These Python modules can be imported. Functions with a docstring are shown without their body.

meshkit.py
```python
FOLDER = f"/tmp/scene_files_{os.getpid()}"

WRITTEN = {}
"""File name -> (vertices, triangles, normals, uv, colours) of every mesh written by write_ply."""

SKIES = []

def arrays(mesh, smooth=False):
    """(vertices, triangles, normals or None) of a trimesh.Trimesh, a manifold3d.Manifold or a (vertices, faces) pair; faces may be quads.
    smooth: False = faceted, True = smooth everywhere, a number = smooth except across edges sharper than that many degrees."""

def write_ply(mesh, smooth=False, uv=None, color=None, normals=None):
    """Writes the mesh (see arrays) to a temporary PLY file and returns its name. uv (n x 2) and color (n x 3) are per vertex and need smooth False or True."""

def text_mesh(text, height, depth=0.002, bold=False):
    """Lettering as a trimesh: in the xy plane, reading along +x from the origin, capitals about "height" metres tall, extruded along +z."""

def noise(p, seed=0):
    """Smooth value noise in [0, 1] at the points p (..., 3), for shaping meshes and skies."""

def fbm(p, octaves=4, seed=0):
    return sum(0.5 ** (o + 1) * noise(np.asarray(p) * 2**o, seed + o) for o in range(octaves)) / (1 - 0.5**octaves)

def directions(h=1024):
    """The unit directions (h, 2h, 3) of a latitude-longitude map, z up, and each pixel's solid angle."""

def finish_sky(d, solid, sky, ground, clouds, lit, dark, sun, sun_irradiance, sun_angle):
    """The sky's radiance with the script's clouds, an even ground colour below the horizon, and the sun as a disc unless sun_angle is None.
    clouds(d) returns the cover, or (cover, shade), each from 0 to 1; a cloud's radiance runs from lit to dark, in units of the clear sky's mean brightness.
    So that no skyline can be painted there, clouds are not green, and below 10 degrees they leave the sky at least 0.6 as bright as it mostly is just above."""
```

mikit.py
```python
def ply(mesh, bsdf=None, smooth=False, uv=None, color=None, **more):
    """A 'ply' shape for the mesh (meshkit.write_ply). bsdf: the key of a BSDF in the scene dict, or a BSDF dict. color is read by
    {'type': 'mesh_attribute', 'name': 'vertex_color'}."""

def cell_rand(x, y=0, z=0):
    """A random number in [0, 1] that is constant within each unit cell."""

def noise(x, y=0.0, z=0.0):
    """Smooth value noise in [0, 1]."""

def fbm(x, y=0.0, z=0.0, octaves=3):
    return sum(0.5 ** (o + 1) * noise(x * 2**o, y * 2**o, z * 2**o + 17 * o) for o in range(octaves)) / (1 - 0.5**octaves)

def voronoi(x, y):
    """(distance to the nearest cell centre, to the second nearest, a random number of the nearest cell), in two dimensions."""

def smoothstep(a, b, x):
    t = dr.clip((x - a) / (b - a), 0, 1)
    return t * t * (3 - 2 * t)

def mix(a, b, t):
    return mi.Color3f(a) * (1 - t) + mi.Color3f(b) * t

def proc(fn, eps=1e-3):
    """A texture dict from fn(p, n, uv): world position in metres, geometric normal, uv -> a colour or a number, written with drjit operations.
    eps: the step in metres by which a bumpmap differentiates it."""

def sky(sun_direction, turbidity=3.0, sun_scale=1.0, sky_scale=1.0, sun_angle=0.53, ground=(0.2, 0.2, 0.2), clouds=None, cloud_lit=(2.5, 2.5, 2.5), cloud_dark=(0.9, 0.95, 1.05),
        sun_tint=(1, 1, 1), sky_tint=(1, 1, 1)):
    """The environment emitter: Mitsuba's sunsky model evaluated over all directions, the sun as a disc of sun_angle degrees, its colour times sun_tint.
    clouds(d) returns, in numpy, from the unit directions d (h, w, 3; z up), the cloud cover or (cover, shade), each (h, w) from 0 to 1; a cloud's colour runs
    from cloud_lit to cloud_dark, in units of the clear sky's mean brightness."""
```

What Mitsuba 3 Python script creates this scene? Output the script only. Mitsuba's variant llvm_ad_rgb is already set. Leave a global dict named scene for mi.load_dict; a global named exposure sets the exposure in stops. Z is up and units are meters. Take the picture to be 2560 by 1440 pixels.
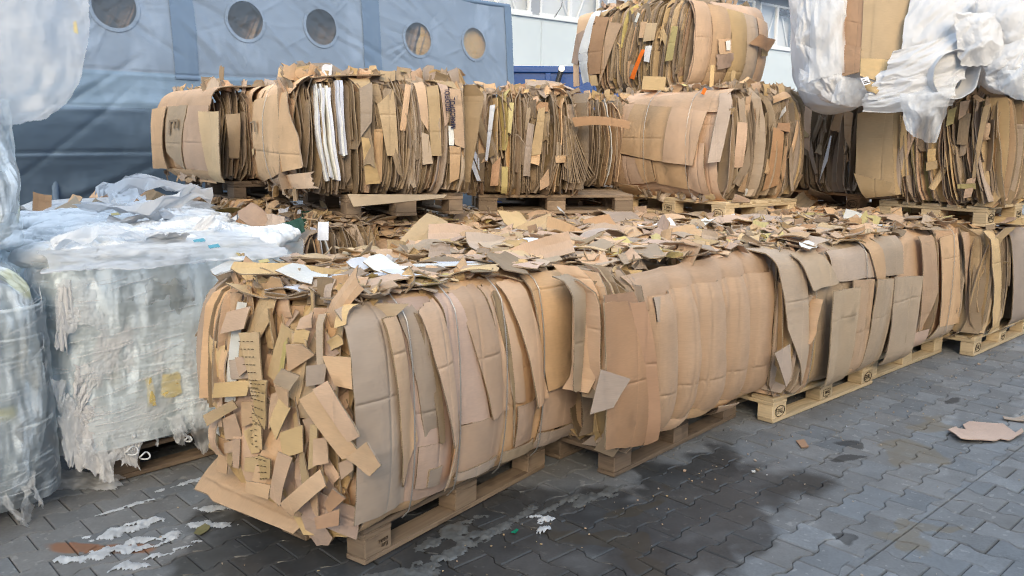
import math
import numpy as np
import trimesh
import drjit as dr
import mitsuba as mi
import mikit
import meshkit
from mikit import proc, noise, fbm, cell_rand, smoothstep, mix

T = mi.ScalarTransform4f
scene, labels = {}, {}

# ------------------------------------------------------------------ camera, sky, exposure
CAM = np.array([0.0, 0.0, 1.6])
FOC, PITCH, YAW, ROLL = 2154.5, 0.18, 0.757, 0.0079          # focal length in pixels of a 2560-wide picture
_c, _s = math.cos(YAW), math.sin(YAW)
FWD = np.array([_s * math.cos(PITCH), _c * math.cos(PITCH), -math.sin(PITCH)])
_r = np.array([_c, -_s, 0.0])
_u = np.cross(_r, FWD)
RGT, UPV = math.cos(ROLL) * _r + math.sin(ROLL) * _u, -math.sin(ROLL) * _r + math.cos(ROLL) * _u
scene['camera'] = {'type': 'perspective', 'fov': 2 * math.degrees(math.atan(1280 / FOC)), 'fov_axis': 'x', 'near_clip': 0.05, 'far_clip': 3000.0,
                   'to_world': T().look_at(origin=CAM.tolist(), target=(CAM + FWD).tolist(), up=UPV.tolist())}
SUN_DIR = (-0.60, -0.66, 0.39)
scene['sky'] = mikit.sky(SUN_DIR, turbidity=3, sun_scale=0.30, sun_angle=30, clouds=lambda d: 1.0,
                         cloud_lit=(1.36, 1.66, 2.06), ground=(0.16, 0.16, 0.16), sun_tint=(0.95, 1.0, 1.10))
exposure = 3.22


def ray(px, py):
    return FWD + (px - 1280) / FOC * RGT + (720 - py) / FOC * UPV


def at_z(px, py, z):
    d = ray(px, py)
    return CAM + d * ((z - CAM[2]) / d[2])


def at_y(px, py, y):
    d = ray(px, py)
    return CAM + d * (y / d[1])


def at_d(px, py, dep):
    return CAM + ray(px, py) * dep


# ------------------------------------------------------------------ materials
def rgb(*c):
    return {'type': 'rgb', 'value': list(c)}


KINDS = [(0.54, 0.373, 0.240), (0.51, 0.370, 0.205), (0.40, 0.318, 0.242), (0.26, 0.195, 0.130),
         (0.62, 0.64, 0.67), (0.30, 0.228, 0.158), (0.49, 0.41, 0.180), (0.42, 0.255, 0.150),
         (0.47, 0.340, 0.250), (0.02, 0.07, 0.05), (0.75, 0.16, 0.015), (0.10, 0.33, 0.45), (0.72, 0.47, 0.17)]
KRAFT, OCHRE, GREY, DARK, WHITE, EDGE, YELLOW, RUST, PINK, GREEN, ORANGE, BLUE, AMBER = range(13)  # DARK, EDGE: brown board tones that also stand in for shaded gaps
S = 0.4        # uv units per metre inside a piece's unit square


def card_color(p, n, uv):
    i, k = dr.floor(uv.x), dr.floor(uv.y)
    fu, fv = (uv.x - i) / S, (uv.y - k) / S
    r1, r2 = cell_rand(i, 1, k), cell_rand(i, 2, k)
    c = mi.Color3f(*KINDS[0])
    for q in range(1, len(KINDS)):
        c = dr.select(dr.abs(k - q) < 0.5, mi.Color3f(*KINDS[q]), c)
    papery = (k != WHITE) & (k < 8.5)
    c = c * (0.80 + 0.36 * r1)
    c = c * mi.Color3f(1 + 0.05 * (r2 - 0.5), 1, 1 - 0.22 * (r2 - 0.5))
    st = fbm(fu * 5 + i * 3.7, fv * 5 + k * 1.3, r1 * 40, 3)
    c = c * (0.80 + 0.36 * st)
    fib = noise(fu * 60 + i, fv * 420, r2 * 30)
    c = c * (0.95 + 0.10 * fib)
    blot = smoothstep(0.66, 0.80, fbm(fu * 9 + 31 * r1, fv * 7, 3 + i * 0.37, 3))
    c = dr.select(papery, c * (1 - 0.30 * blot * r2), c)
    # scuffed score lines where the boxes were folded
    cr = dr.maximum(dr.exp(-dr.square((fv - 0.12 - 0.5 * r1) / 0.0035)), dr.exp(-dr.square((fu - 0.05 - 0.3 * r2) / 0.0035)))
    c = dr.select(papery & (r1 > 0.35), c * (1 + 0.16 * cr * noise(fu * 40, fv * 40, i)), c)
    ed = dr.abs(k - EDGE) < 0.5
    lay = noise(fu * 30 + i * 5, fv * 260, i)
    return dr.select(ed, c * (0.50 + 0.85 * lay), c)


def card_bump(p, n, uv):
    i, k = dr.floor(uv.x), dr.floor(uv.y)
    fu, fv = (uv.x - i) / S, (uv.y - k) / S
    r1, r2 = cell_rand(i, 1, k), cell_rand(i, 2, k)
    cr = dr.maximum(dr.exp(-dr.square((fv - 0.12 - 0.5 * r1) / 0.006)), dr.exp(-dr.square((fu - 0.05 - 0.3 * r2) / 0.006)))
    rib = noise(fu * 3 + i, fv * 45 + 3 * noise(fu * 2, fv * 6, i), i * 0.7)
    return 0.006 * fbm(fu * 9 + i * 1.7, fv * 9 + k, i * 0.31, 3) + 0.0035 * rib * noise(fu * 4, fv * 5, i + 9.0) - 0.005 * cr


scene['cardboard_mat'] = {'type': 'twosided', 'b': {'type': 'bumpmap', 'map': proc(card_bump, 3e-3), 'scale': 1.0,
                          'b': {'type': 'principled', 'base_color': proc(card_color), 'roughness': 0.72, 'specular': 0.32}}}

WOODS = [(0.62, 0.49, 0.31), (0.27, 0.20, 0.14), (0.36, 0.20, 0.10), (0.20, 0.15, 0.11)]
FRESH, OLD, REDDISH, DIRTY = range(4)


def wood_color(p, n, uv):
    i, k = dr.floor(uv.x), dr.floor(uv.y)
    fu, fv = (uv.x - i) / S, (uv.y - k) / S
    c = mi.Color3f(*WOODS[0])
    for q in range(1, 4):
        c = dr.select(dr.abs(k - q) < 0.5, mi.Color3f(*WOODS[q]), c)
    r = cell_rand(i, 4, k)
    warp = 0.02 * noise(fu * 6, fv * 20, i * 7)
    grain = noise(fu * 5 + i, (fv + warp) * 190, i * 3)
    ring = noise(fu * 1.5 + i, (fv + warp * 2) * 45, i * 9)
    c = c * (0.72 + 0.4 * r) * (0.80 + 0.22 * grain + 0.20 * ring)
    dirt = smoothstep(0.50, 0.72, fbm(fu * 9 + i, fv * 14, i * 1.9, 3))
    c = mix(c, c * mi.Color3f(0.55, 0.55, 0.56), dirt * dr.select(k < 0.5, 0.25, 0.75))
    return c


def wood_bump(p, n, uv):
    i = dr.floor(uv.x)
    return 0.0016 * noise((uv.x - i) / S * 6 + i, (uv.y - dr.floor(uv.y)) / S * 190, i * 3)


scene['wood_mat'] = {'type': 'twosided', 'b': {'type': 'bumpmap', 'map': proc(wood_bump, 2e-3), 'scale': 1.0,
                     'b': {'type': 'principled', 'base_color': proc(wood_color), 'roughness': 0.75, 'specular': 0.3}}}
scene['burn_mat'] = {'type': 'twosided', 'b': {'type': 'diffuse', 'reflectance': rgb(0.045, 0.032, 0.022)}}
scene['print_mat'] = {'type': 'twosided', 'b': {'type': 'diffuse', 'reflectance': rgb(0.12, 0.085, 0.05)}}
scene['ink_mat'] = {'type': 'twosided', 'b': {'type': 'diffuse', 'reflectance': rgb(0.035, 0.035, 0.07)}}


# ground: dry / wet concrete.  wet, oil and silt are stains on the paving, at their places
def spots(p, items, wob=0.16):
    nx, ny = p.x + wob * (fbm(p.x * 5, p.y * 5, 1.0, 3) - 0.5) * 2, p.y + wob * (fbm(p.x * 5 + 40, p.y * 5, 2.0, 3) - 0.5) * 2
    m = mi.Float(0)
    for x, y, rx, ry, a in items:
        ca, sa = math.cos(a), math.sin(a)
        u, v = ((nx - x) * ca + (ny - y) * sa) / rx, (-(nx - x) * sa + (ny - y) * ca) / ry
        m = dr.maximum(m, 1 - smoothstep(0.72, 1.06, dr.sqrt(u * u + v * v)))
    return m


WET = [(2.45, 2.05, 1.15, 0.42, -0.06), (3.0, 1.90, 0.82, 0.33, 0.0), (2.0, 2.35, 0.75, 0.55, 0.2), (1.5, 3.0, 0.42, 0.30, 0.5), (3.30, 2.2, 0.5, 0.26, 0), (1.35, 2.8, 0.45, 0.45, 0)]
OIL = [(4.28, 1.90, 0.08, 0.05, 0.3), (4.06, 1.84, 0.11, 0.035, -0.5), (3.24, 1.44, 0.06, 0.03, 0.4), (5.5, 1.80, 0.10, 0.05, 0.2)]
SILT = [(3.52, 1.32, 0.20, 0.05, -0.5), (3.40, 1.22, 0.16, 0.10, 0.3), (2.46, 2.0, 0.07, 0.38, 0.15), (4.35, 1.62, 0.22, 0.10, 0.2), (4.9, 1.75, 0.2, 0.1, 0), (2.85, 2.2, 0.25, 0.06, 0.1)]
RUSTY = [(0.93, 3.40, 0.17, 0.045, -0.75), (1.07, 3.26, 0.10, 0.05, -0.4)]


def conc_color(p, n, uv):
    i = dr.floor(uv.x)
    r1, r2 = cell_rand(i, 7, 1), cell_rand(i, 8, 1)
    c = mi.Color3f(0.160, 0.168, 0.176) * (0.86 + 0.28 * r1)
    c = c * mi.Color3f(1 + 0.08 * (r2 - 0.5), 1.0, 1 - 0.08 * (r2 - 0.5))
    g = fbm(p.x * 7, p.y * 7, 0.5, 4)
    c = c * (0.72 + 0.52 * g)
    c = c * (0.90 + 0.20 * noise(p.x * 140, p.y * 140, p.z * 140))
    pale = smoothstep(0.60, 0.74, fbm(p.x * 2.2 + 9, p.y * 3.5, 4.0, 4))
    c = c * (1 + 0.45 * pale)
    speck = smoothstep(0.86, 0.93, noise(p.x * 46, p.y * 46, 3.0))
    c = mix(c, mi.Color3f(0.42, 0.42, 0.41), speck * 0.22)
    silt = spots(p, SILT) * (0.55 + 0.45 * fbm(p.x * 20, p.y * 20, 0.0, 2))
    c = mix(c, mi.Color3f(0.16, 0.135, 0.095), silt * 0.75)
    rust = spots(p, RUSTY, 0.05)
    c = mix(c, mi.Color3f(0.23, 0.105, 0.05), rust * 0.8)
    c = c * (1 - 0.62 * spots(p, OIL, 0.1))
    wet = spots(p, WET, 0.22) * (0.72 + 0.28 * fbm(p.x * 7, p.y * 7, 5.0, 3))
    return c * (1 - 0.80 * wet)


def conc_rough(p, n, uv):
    return 0.82 - 0.42 * spots(p, WET, 0.22) - 0.2 * spots(p, OIL, 0.1)


def conc_bump(p, n, uv):
    return 0.002 * fbm(p.x * 60, p.y * 60, p.z * 60, 3) + 0.003 * noise(p.x * 9, p.y * 9, 0)


scene['concrete_mat'] = {'type': 'twosided', 'b': {'type': 'bumpmap', 'map': proc(conc_bump, 2e-3), 'scale': 1.0,
                         'b': {'type': 'principled', 'base_color': proc(conc_color), 'roughness': proc(conc_rough), 'specular': 0.4}}}


def sand_color(p, n, uv):
    return mi.Color3f(0.055, 0.053, 0.048) * (0.6 + 0.8 * fbm(p.x * 30, p.y * 30, 0.0, 3))


scene['sand_mat'] = {'type': 'twosided', 'b': {'type': 'principled', 'base_color': proc(sand_color), 'roughness': 0.9, 'specular': 0.2}}


def farground(p, n, uv):
    return mi.Color3f(0.17, 0.175, 0.18) * (0.75 + 0.5 * fbm(p.x * 1.5, p.y * 1.5, 0.0, 4))


scene['yard_mat'] = {'type': 'twosided', 'b': {'type': 'principled', 'base_color': proc(farground), 'roughness': 0.85, 'specular': 0.3}}


def snow_color(p, n, uv):
    return mi.Color3f(0.50, 0.53, 0.56) * (0.62 + 0.46 * fbm(p.x * 40, p.y * 40, 0.0, 3))


scene['snow_mat'] = {'type': 'twosided', 'b': {'type': 'principled', 'base_color': proc(snow_color), 'roughness': 0.6, 'specular': 0.4}}


def ice_color(p, n, uv):
    return mi.Color3f(0.12, 0.128, 0.13) * (0.6 + 0.6 * fbm(p.x * 30, p.y * 30, 0.0, 3))


scene['ice_mat'] = {'type': 'twosided', 'b': {'type': 'principled', 'base_color': proc(ice_color), 'roughness': 0.3, 'specular': 0.5}}


# film bales: packed translucent polythene (mottled grey-white matter with coloured scraps showing through)
def pack_color(p, n, uv):
    wx = p.x + 0.03 * noise(p.x * 6, p.y * 6, p.z * 5)
    a = fbm(wx * 16 + p.y * 9, p.z * 3.4, p.y * 13, 4)
    b = dr.abs(noise(wx * 34, p.z * 8, p.y * 34 + 7) - 0.5) * 2
    c = mix((0.31, 0.36, 0.385), (0.79, 0.87, 0.92), smoothstep(0.36, 0.60, a * 0.72 + b * 0.28))
    warm = smoothstep(0.58, 0.70, fbm(p.x * 4 + 3, p.z * 3, p.y * 4, 3))
    c = mix(c, mi.Color3f(0.46, 0.44, 0.36), warm * 0.45)
    yel = smoothstep(0.69, 0.76, fbm(p.x * 5 + 13, p.z * 4 + 2, p.y * 5, 3))
    c = mix(c, mi.Color3f(0.45, 0.43, 0.12), yel * 0.5)
    dk = smoothstep(0.66, 0.76, fbm(p.x * 18 + 23, p.z * 5, p.y * 18, 3))
    return mix(c, mi.Color3f(0.13, 0.14, 0.145), dk * 0.7)


def white_color(p, n, uv):
    a = fbm(p.x * 6, p.z * 6, p.y * 6, 3)
    g = smoothstep(0.60, 0.74, fbm(p.x * 11 + 5, p.z * 9, p.y * 11, 3))
    return mix(mix((0.58, 0.61, 0.63), (0.74, 0.76, 0.77), smoothstep(0.3, 0.6, a)), mi.Color3f(0.42, 0.46, 0.48), g * 0.5)


def heap_color(p, n, uv):
    return mix((0.64, 0.65, 0.665), (0.76, 0.765, 0.775), fbm(p.x * 6, p.z * 6, p.y * 6, 3))


def film_bump(p, n, uv):
    w = noise(p.x * 7, p.y * 7, p.z * 90 + 9 * noise(p.x * 3, p.y * 3, p.z * 5))
    return 0.004 * fbm(p.x * 40, p.y * 40, p.z * 9, 3) + 0.002 * w


def crumple_bump(p, n, uv):
    r = dr.abs(noise(p.x * 16, p.y * 16, p.z * 16) - 0.5) + 0.5 * dr.abs(noise(p.x * 37, p.y * 37, p.z * 37) - 0.5)
    return 0.0022 * r


scene['pack_mat'] = {'type': 'twosided', 'b': {'type': 'bumpmap', 'map': proc(film_bump, 3e-3), 'scale': 1.0,
                     'b': {'type': 'principled', 'base_color': proc(pack_color), 'roughness': 0.34, 'specular': 0.5}}}
scene['white_film_mat'] = {'type': 'twosided', 'b': {'type': 'bumpmap', 'map': proc(crumple_bump, 3e-3), 'scale': 1.0,
                           'b': {'type': 'principled', 'base_color': proc(white_color), 'roughness': 0.42, 'specular': 0.45, 'sheen': 0.2}}}
scene['heap_film_mat'] = {'type': 'twosided', 'b': {'type': 'bumpmap', 'map': proc(crumple_bump, 3e-3), 'scale': 1.0,
                          'b': {'type': 'principled', 'base_color': proc(heap_color), 'roughness': 0.42, 'specular': 0.45, 'sheen': 0.2}}}
scene['sheer_mat'] = {'type': 'mask', 'opacity': proc(lambda p, n, uv: 0.16 + 0.62 * smoothstep(0.35, 0.72, fbm(p.x * 10, p.y * 10, p.z * 5, 4))),
                      'b': {'type': 'principledthin', 'base_color': rgb(0.88, 0.90, 0.92), 'roughness': 0.3, 'diff_trans': 0.9, 'eta': 1.45}}
scene['thin_film_mat'] = {'type': 'principledthin', 'base_color': proc(heap_color), 'roughness': 0.4, 'diff_trans': 0.4, 'eta': 1.4}


def wrap_streak(p, n, uv):
    t = p.x * 0.35 - p.y * 0.1
    a = noise(p.x * 2.2, p.y * 2.2, (p.z + 0.10 * t) * 78)
    b = noise(p.x * 4 + 5, p.y * 4, (p.z - 0.16 * t) * 52)
    veil = 0.13 + 0.30 * smoothstep(0.38, 0.66, fbm(p.x * 5 + p.y * 3, p.z * 3, p.y * 5 + 2, 3))
    return dr.minimum(0.92, veil + 0.50 * smoothstep(0.66, 0.90, a) * smoothstep(0.3, 0.6, noise(p.x * 7, p.y * 7, p.z * 16)) + 0.30 * smoothstep(0.70, 0.95, b) * smoothstep(0.35, 0.65, noise(p.x * 9 + 4, p.y * 9, p.z * 12)))


def wrap_bump(p, n, uv):
    return 0.0022 * noise(p.x * 4, p.y * 4, p.z * 120) + 0.009 * dr.abs(noise(p.x * 22, p.y * 22, p.z * 7) - 0.5) + 0.006 * dr.abs(noise(p.x * 9, p.y * 9, p.z * 40) - 0.5)


scene['wrap_mat'] = {'type': 'mask', 'opacity': proc(wrap_streak), 'b': {'type': 'twosided', 'b': {'type': 'bumpmap', 'map': proc(wrap_bump, 3e-3), 'scale': 1.0,
                     'b': {'type': 'principled', 'base_color': rgb(0.76, 0.855, 0.91), 'roughness': 0.13, 'specular': 0.6}}}}


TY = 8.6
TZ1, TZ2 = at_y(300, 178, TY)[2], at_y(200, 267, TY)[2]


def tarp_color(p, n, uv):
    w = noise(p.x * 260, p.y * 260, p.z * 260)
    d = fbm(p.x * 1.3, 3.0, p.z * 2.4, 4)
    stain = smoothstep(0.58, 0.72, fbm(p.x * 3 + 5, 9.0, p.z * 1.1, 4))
    # colour stepped at the welded seams: upper sky sheen and lower shade put in
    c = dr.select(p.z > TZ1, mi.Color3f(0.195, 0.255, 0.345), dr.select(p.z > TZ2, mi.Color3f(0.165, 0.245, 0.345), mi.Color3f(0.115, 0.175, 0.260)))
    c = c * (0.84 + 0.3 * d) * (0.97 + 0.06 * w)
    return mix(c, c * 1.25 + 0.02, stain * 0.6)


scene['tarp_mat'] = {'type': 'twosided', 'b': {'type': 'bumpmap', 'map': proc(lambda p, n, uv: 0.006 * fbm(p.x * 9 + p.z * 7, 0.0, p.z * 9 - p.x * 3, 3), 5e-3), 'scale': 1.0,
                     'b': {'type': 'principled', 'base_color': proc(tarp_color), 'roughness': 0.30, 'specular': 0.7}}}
scene['tarp_band_mat'] = {'type': 'twosided', 'b': {'type': 'principled', 'base_color': rgb(0.135, 0.20, 0.30), 'roughness': 0.4, 'specular': 0.5}}


scene['pane_mat'] = {'type': 'mask', 'opacity': {'type': 'rgb', 'value': [0.19, 0.19, 0.19]}, 'b': {'type': 'twosided', 'b': {'type': 'principled', 'base_color': rgb(0.20, 0.26, 0.34), 'roughness': 0.12, 'specular': 0.9}}}


def flat(key, c, rough=0.5, metal=0.0, spec=0.4):
    scene[key] = {'type': 'twosided', 'b': {'type': 'principled', 'base_color': rgb(*c), 'roughness': rough, 'metallic': metal, 'specular': spec}}


flat('frame_mat', (0.72, 0.75, 0.77), 0.4)
flat('roof_mat', (0.33, 0.36, 0.40), 0.5)
flat('blue_paint_mat', (0.012, 0.065, 0.24), 0.32)
flat('black_metal_mat', (0.02, 0.02, 0.022), 0.45)
flat('wire_mat', (0.55, 0.54, 0.52), 0.38, 0.75)
flat('cord_mat', (0.82, 0.74, 0.66), 0.6)
flat('blind_mat', (0.62, 0.66, 0.69), 0.6)
flat('leaf_mat', (0.16, 0.15, 0.07), 0.7)
flat('green_plastic_mat', (0.01, 0.20, 0.12), 0.3)
flat('dark_rag_mat', (0.035, 0.05, 0.06), 0.6)
scene['cladding_mat'] = {'type': 'twosided', 'b': {'type': 'principled', 'base_color': proc(lambda p, n, uv: mi.Color3f(0.58, 0.65, 0.68) * (0.93 + 0.1 * fbm(p.x, p.y, p.z, 3))), 'roughness': 0.5, 'specular': 0.4}}
scene['glass_mat'] = {'type': 'thindielectric'}


# ------------------------------------------------------------------ helpers
_count = {}


def numbered(name):
    n = _count.get(name, 0)
    _count[name] = n + 1
    return name if n == 0 else f'{name}_{n:03d}'


def thing(name, label, cat, group=None):
    key = numbered(name)
    labels[key] = {'label': label, 'category': cat}
    if group:
        labels[key]['group'] = group
    return key


def put(key, mesh, mat, smooth=False, uv=None, label=None, kind=None):
    scene[key] = mikit.ply(mesh, mat, smooth, uv)
    if label:
        labels.setdefault(key, {})['label'] = label
    if kind:
        labels.setdefault(key, {})['kind'] = kind
    return key


def part(parent, name, mesh, mat, smooth=False, uv=None, label=None, kind=None):
    return put(numbered(parent + '__' + name), mesh, mat, smooth, uv, label, kind)


def one(name, label, cat, mesh, mat, smooth=False, uv=None, group=None):
    return put(thing(name, label, cat, group), mesh, mat, smooth, uv)


def struct(name, mesh, mat, smooth=False, uv=None, label=None):
    key = numbered(name)
    put(key, mesh, mat, smooth, uv)
    labels[key] = {'kind': 'structure'}
    if label:
        labels[key]['label'] = label
    return key


_BOXF = [((0, -1, -1), (1, 2)), ((0, 1, 1), (1, 2)), ((1, -1, 0), (0, 2)), ((1, 1, 0), (0, 2)), ((2, -1, 0), (0, 1)), ((2, 1, 0), (0, 1))]


class Pile:
    """Collects pieces (vertices, triangles, uv) into one mesh."""

    def __init__(self):
        self.v, self.f, self.t, self.n = [], [], [], 0

    def add(self, v, f, uv):
        self.v.append(v); self.f.append(np.asarray(f) + self.n); self.t.append(uv); self.n += len(v)

    def out(self):
        return (np.vstack(self.v), np.vstack(self.f)), np.vstack(self.t)


def box_arrays(center, half, axes=None, ident=0, kind=0, bev=0.003):
    """A box with bevelled edges; uv runs along its longest edge. Returns vertices, triangles, uv."""
    h = np.asarray(half, float)
    b = min(bev, 0.3 * h.min())
    v, f, uv = [], [], []
    long_ax = int(np.argmax(h))
    corner = {}
    for ax in range(3):
        a, c = [k for k in range(3) if k != ax]
        for sg in (-1, 1):
            base = len(v)
            for s1, s2 in ((-1, -1), (1, -1), (1, 1), (-1, 1)):
                p = np.zeros(3)
                p[ax] = sg * h[ax]; p[a] = s1 * (h[a] - b); p[c] = s2 * (h[c] - b)
                sig = [0, 0, 0]; sig[ax], sig[a], sig[c] = sg, s1, s2
                corner[(ax, tuple(sig))] = len(v)
                v.append(p)
                lu = p[long_ax] + h[long_ax] if ax != long_ax else p[a] + h[a]
                other = [k for k in range(3) if k not in (ax, long_ax)]
                lv = p[other[0]] + h[other[0]] if ax != long_ax else p[c] + h[c]
                uv.append((ident + min(0.98, S * lu), kind + min(0.98, S * lv + 0.1 * ax)))
            q = [base, base + 1, base + 2, base + 3]
            flip = (sg > 0) != (ax == 1)
            f += [[q[0], q[1], q[2]], [q[0], q[2], q[3]]] if flip else [[q[0], q[2], q[1]], [q[0], q[3], q[2]]]
    sgn = (-1, 1)
    for e in range(3):
        a, c = [k for k in range(3) if k != e]
        for sa in sgn:
            for sc in sgn:
                ids = []
                for ax, se in ((a, -1), (a, 1), (c, 1), (c, -1)):
                    sig = [0, 0, 0]; sig[e], sig[a], sig[c] = se, sa, sc
                    ids.append(corner[(ax, tuple(sig))])
                f += [[ids[0], ids[1], ids[2]], [ids[0], ids[2], ids[3]]]
    for sx in sgn:
        for sy in sgn:
            for sz in sgn:
                f.append([corner[(ax, (sx, sy, sz))] for ax in range(3)])
    v, f = np.array(v), np.array(f)
    # outward winding
    n = np.cross(v[f[:, 1]] - v[f[:, 0]], v[f[:, 2]] - v[f[:, 0]])
    bad = (n * v[f].mean(1)).sum(1) < 0
    f[bad] = f[bad][:, ::-1]
    if axes is not None:
        v = v @ np.asarray(axes, float)
    return v + np.asarray(center, float), f, np.array(uv)


def simple_box(lo, hi):
    lo, hi = np.asarray(lo, float), np.asarray(hi, float)
    v, f, _ = box_arrays((lo + hi) / 2, (hi - lo) / 2, bev=0.004)
    return v, f


def tube(points, r, sides=6):
    p = np.asarray(points, float)
    t = np.gradient(p, axis=0)
    t /= np.linalg.norm(t, axis=1, keepdims=True) + 1e-12
    a = np.cross(t, np.where(np.abs(t[:, 2:]) < 0.9, [0, 0, 1.0], [1.0, 0, 0]))
    a /= np.linalg.norm(a, axis=1, keepdims=True) + 1e-12
    b = np.cross(t, a)
    ang = np.arange(sides) * 2 * np.pi / sides
    v = p[:, None] + r * (np.cos(ang)[None, :, None] * a[:, None] + np.sin(ang)[None, :, None] * b[:, None])
    i, j = np.meshgrid(np.arange(len(p) - 1), np.arange(sides), indexing='ij')
    q = np.stack([i * sides + j, i * sides + (j + 1) % sides, (i + 1) * sides + (j + 1) % sides, (i + 1) * sides + j], -1).reshape(-1, 4)
    return v.reshape(-1, 3), np.vstack([q[:, [0, 1, 2]], q[:, [0, 2, 3]]])


def n3(p, f, seed=0):
    return meshkit.noise(np.asarray(p) * f, seed)


def nz(a, b=0.0, c=0.0, seed=0):
    a, b, c = np.broadcast_arrays(np.asarray(a, float), b, c)
    return meshkit.noise(np.stack([a, b, c], -1), seed)


def fb(a, b=0.0, c=0.0, octaves=3, seed=0):
    a, b, c = np.broadcast_arrays(np.asarray(a, float), b, c)
    return meshkit.fbm(np.stack([a, b, c], -1), octaves, seed)


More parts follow.
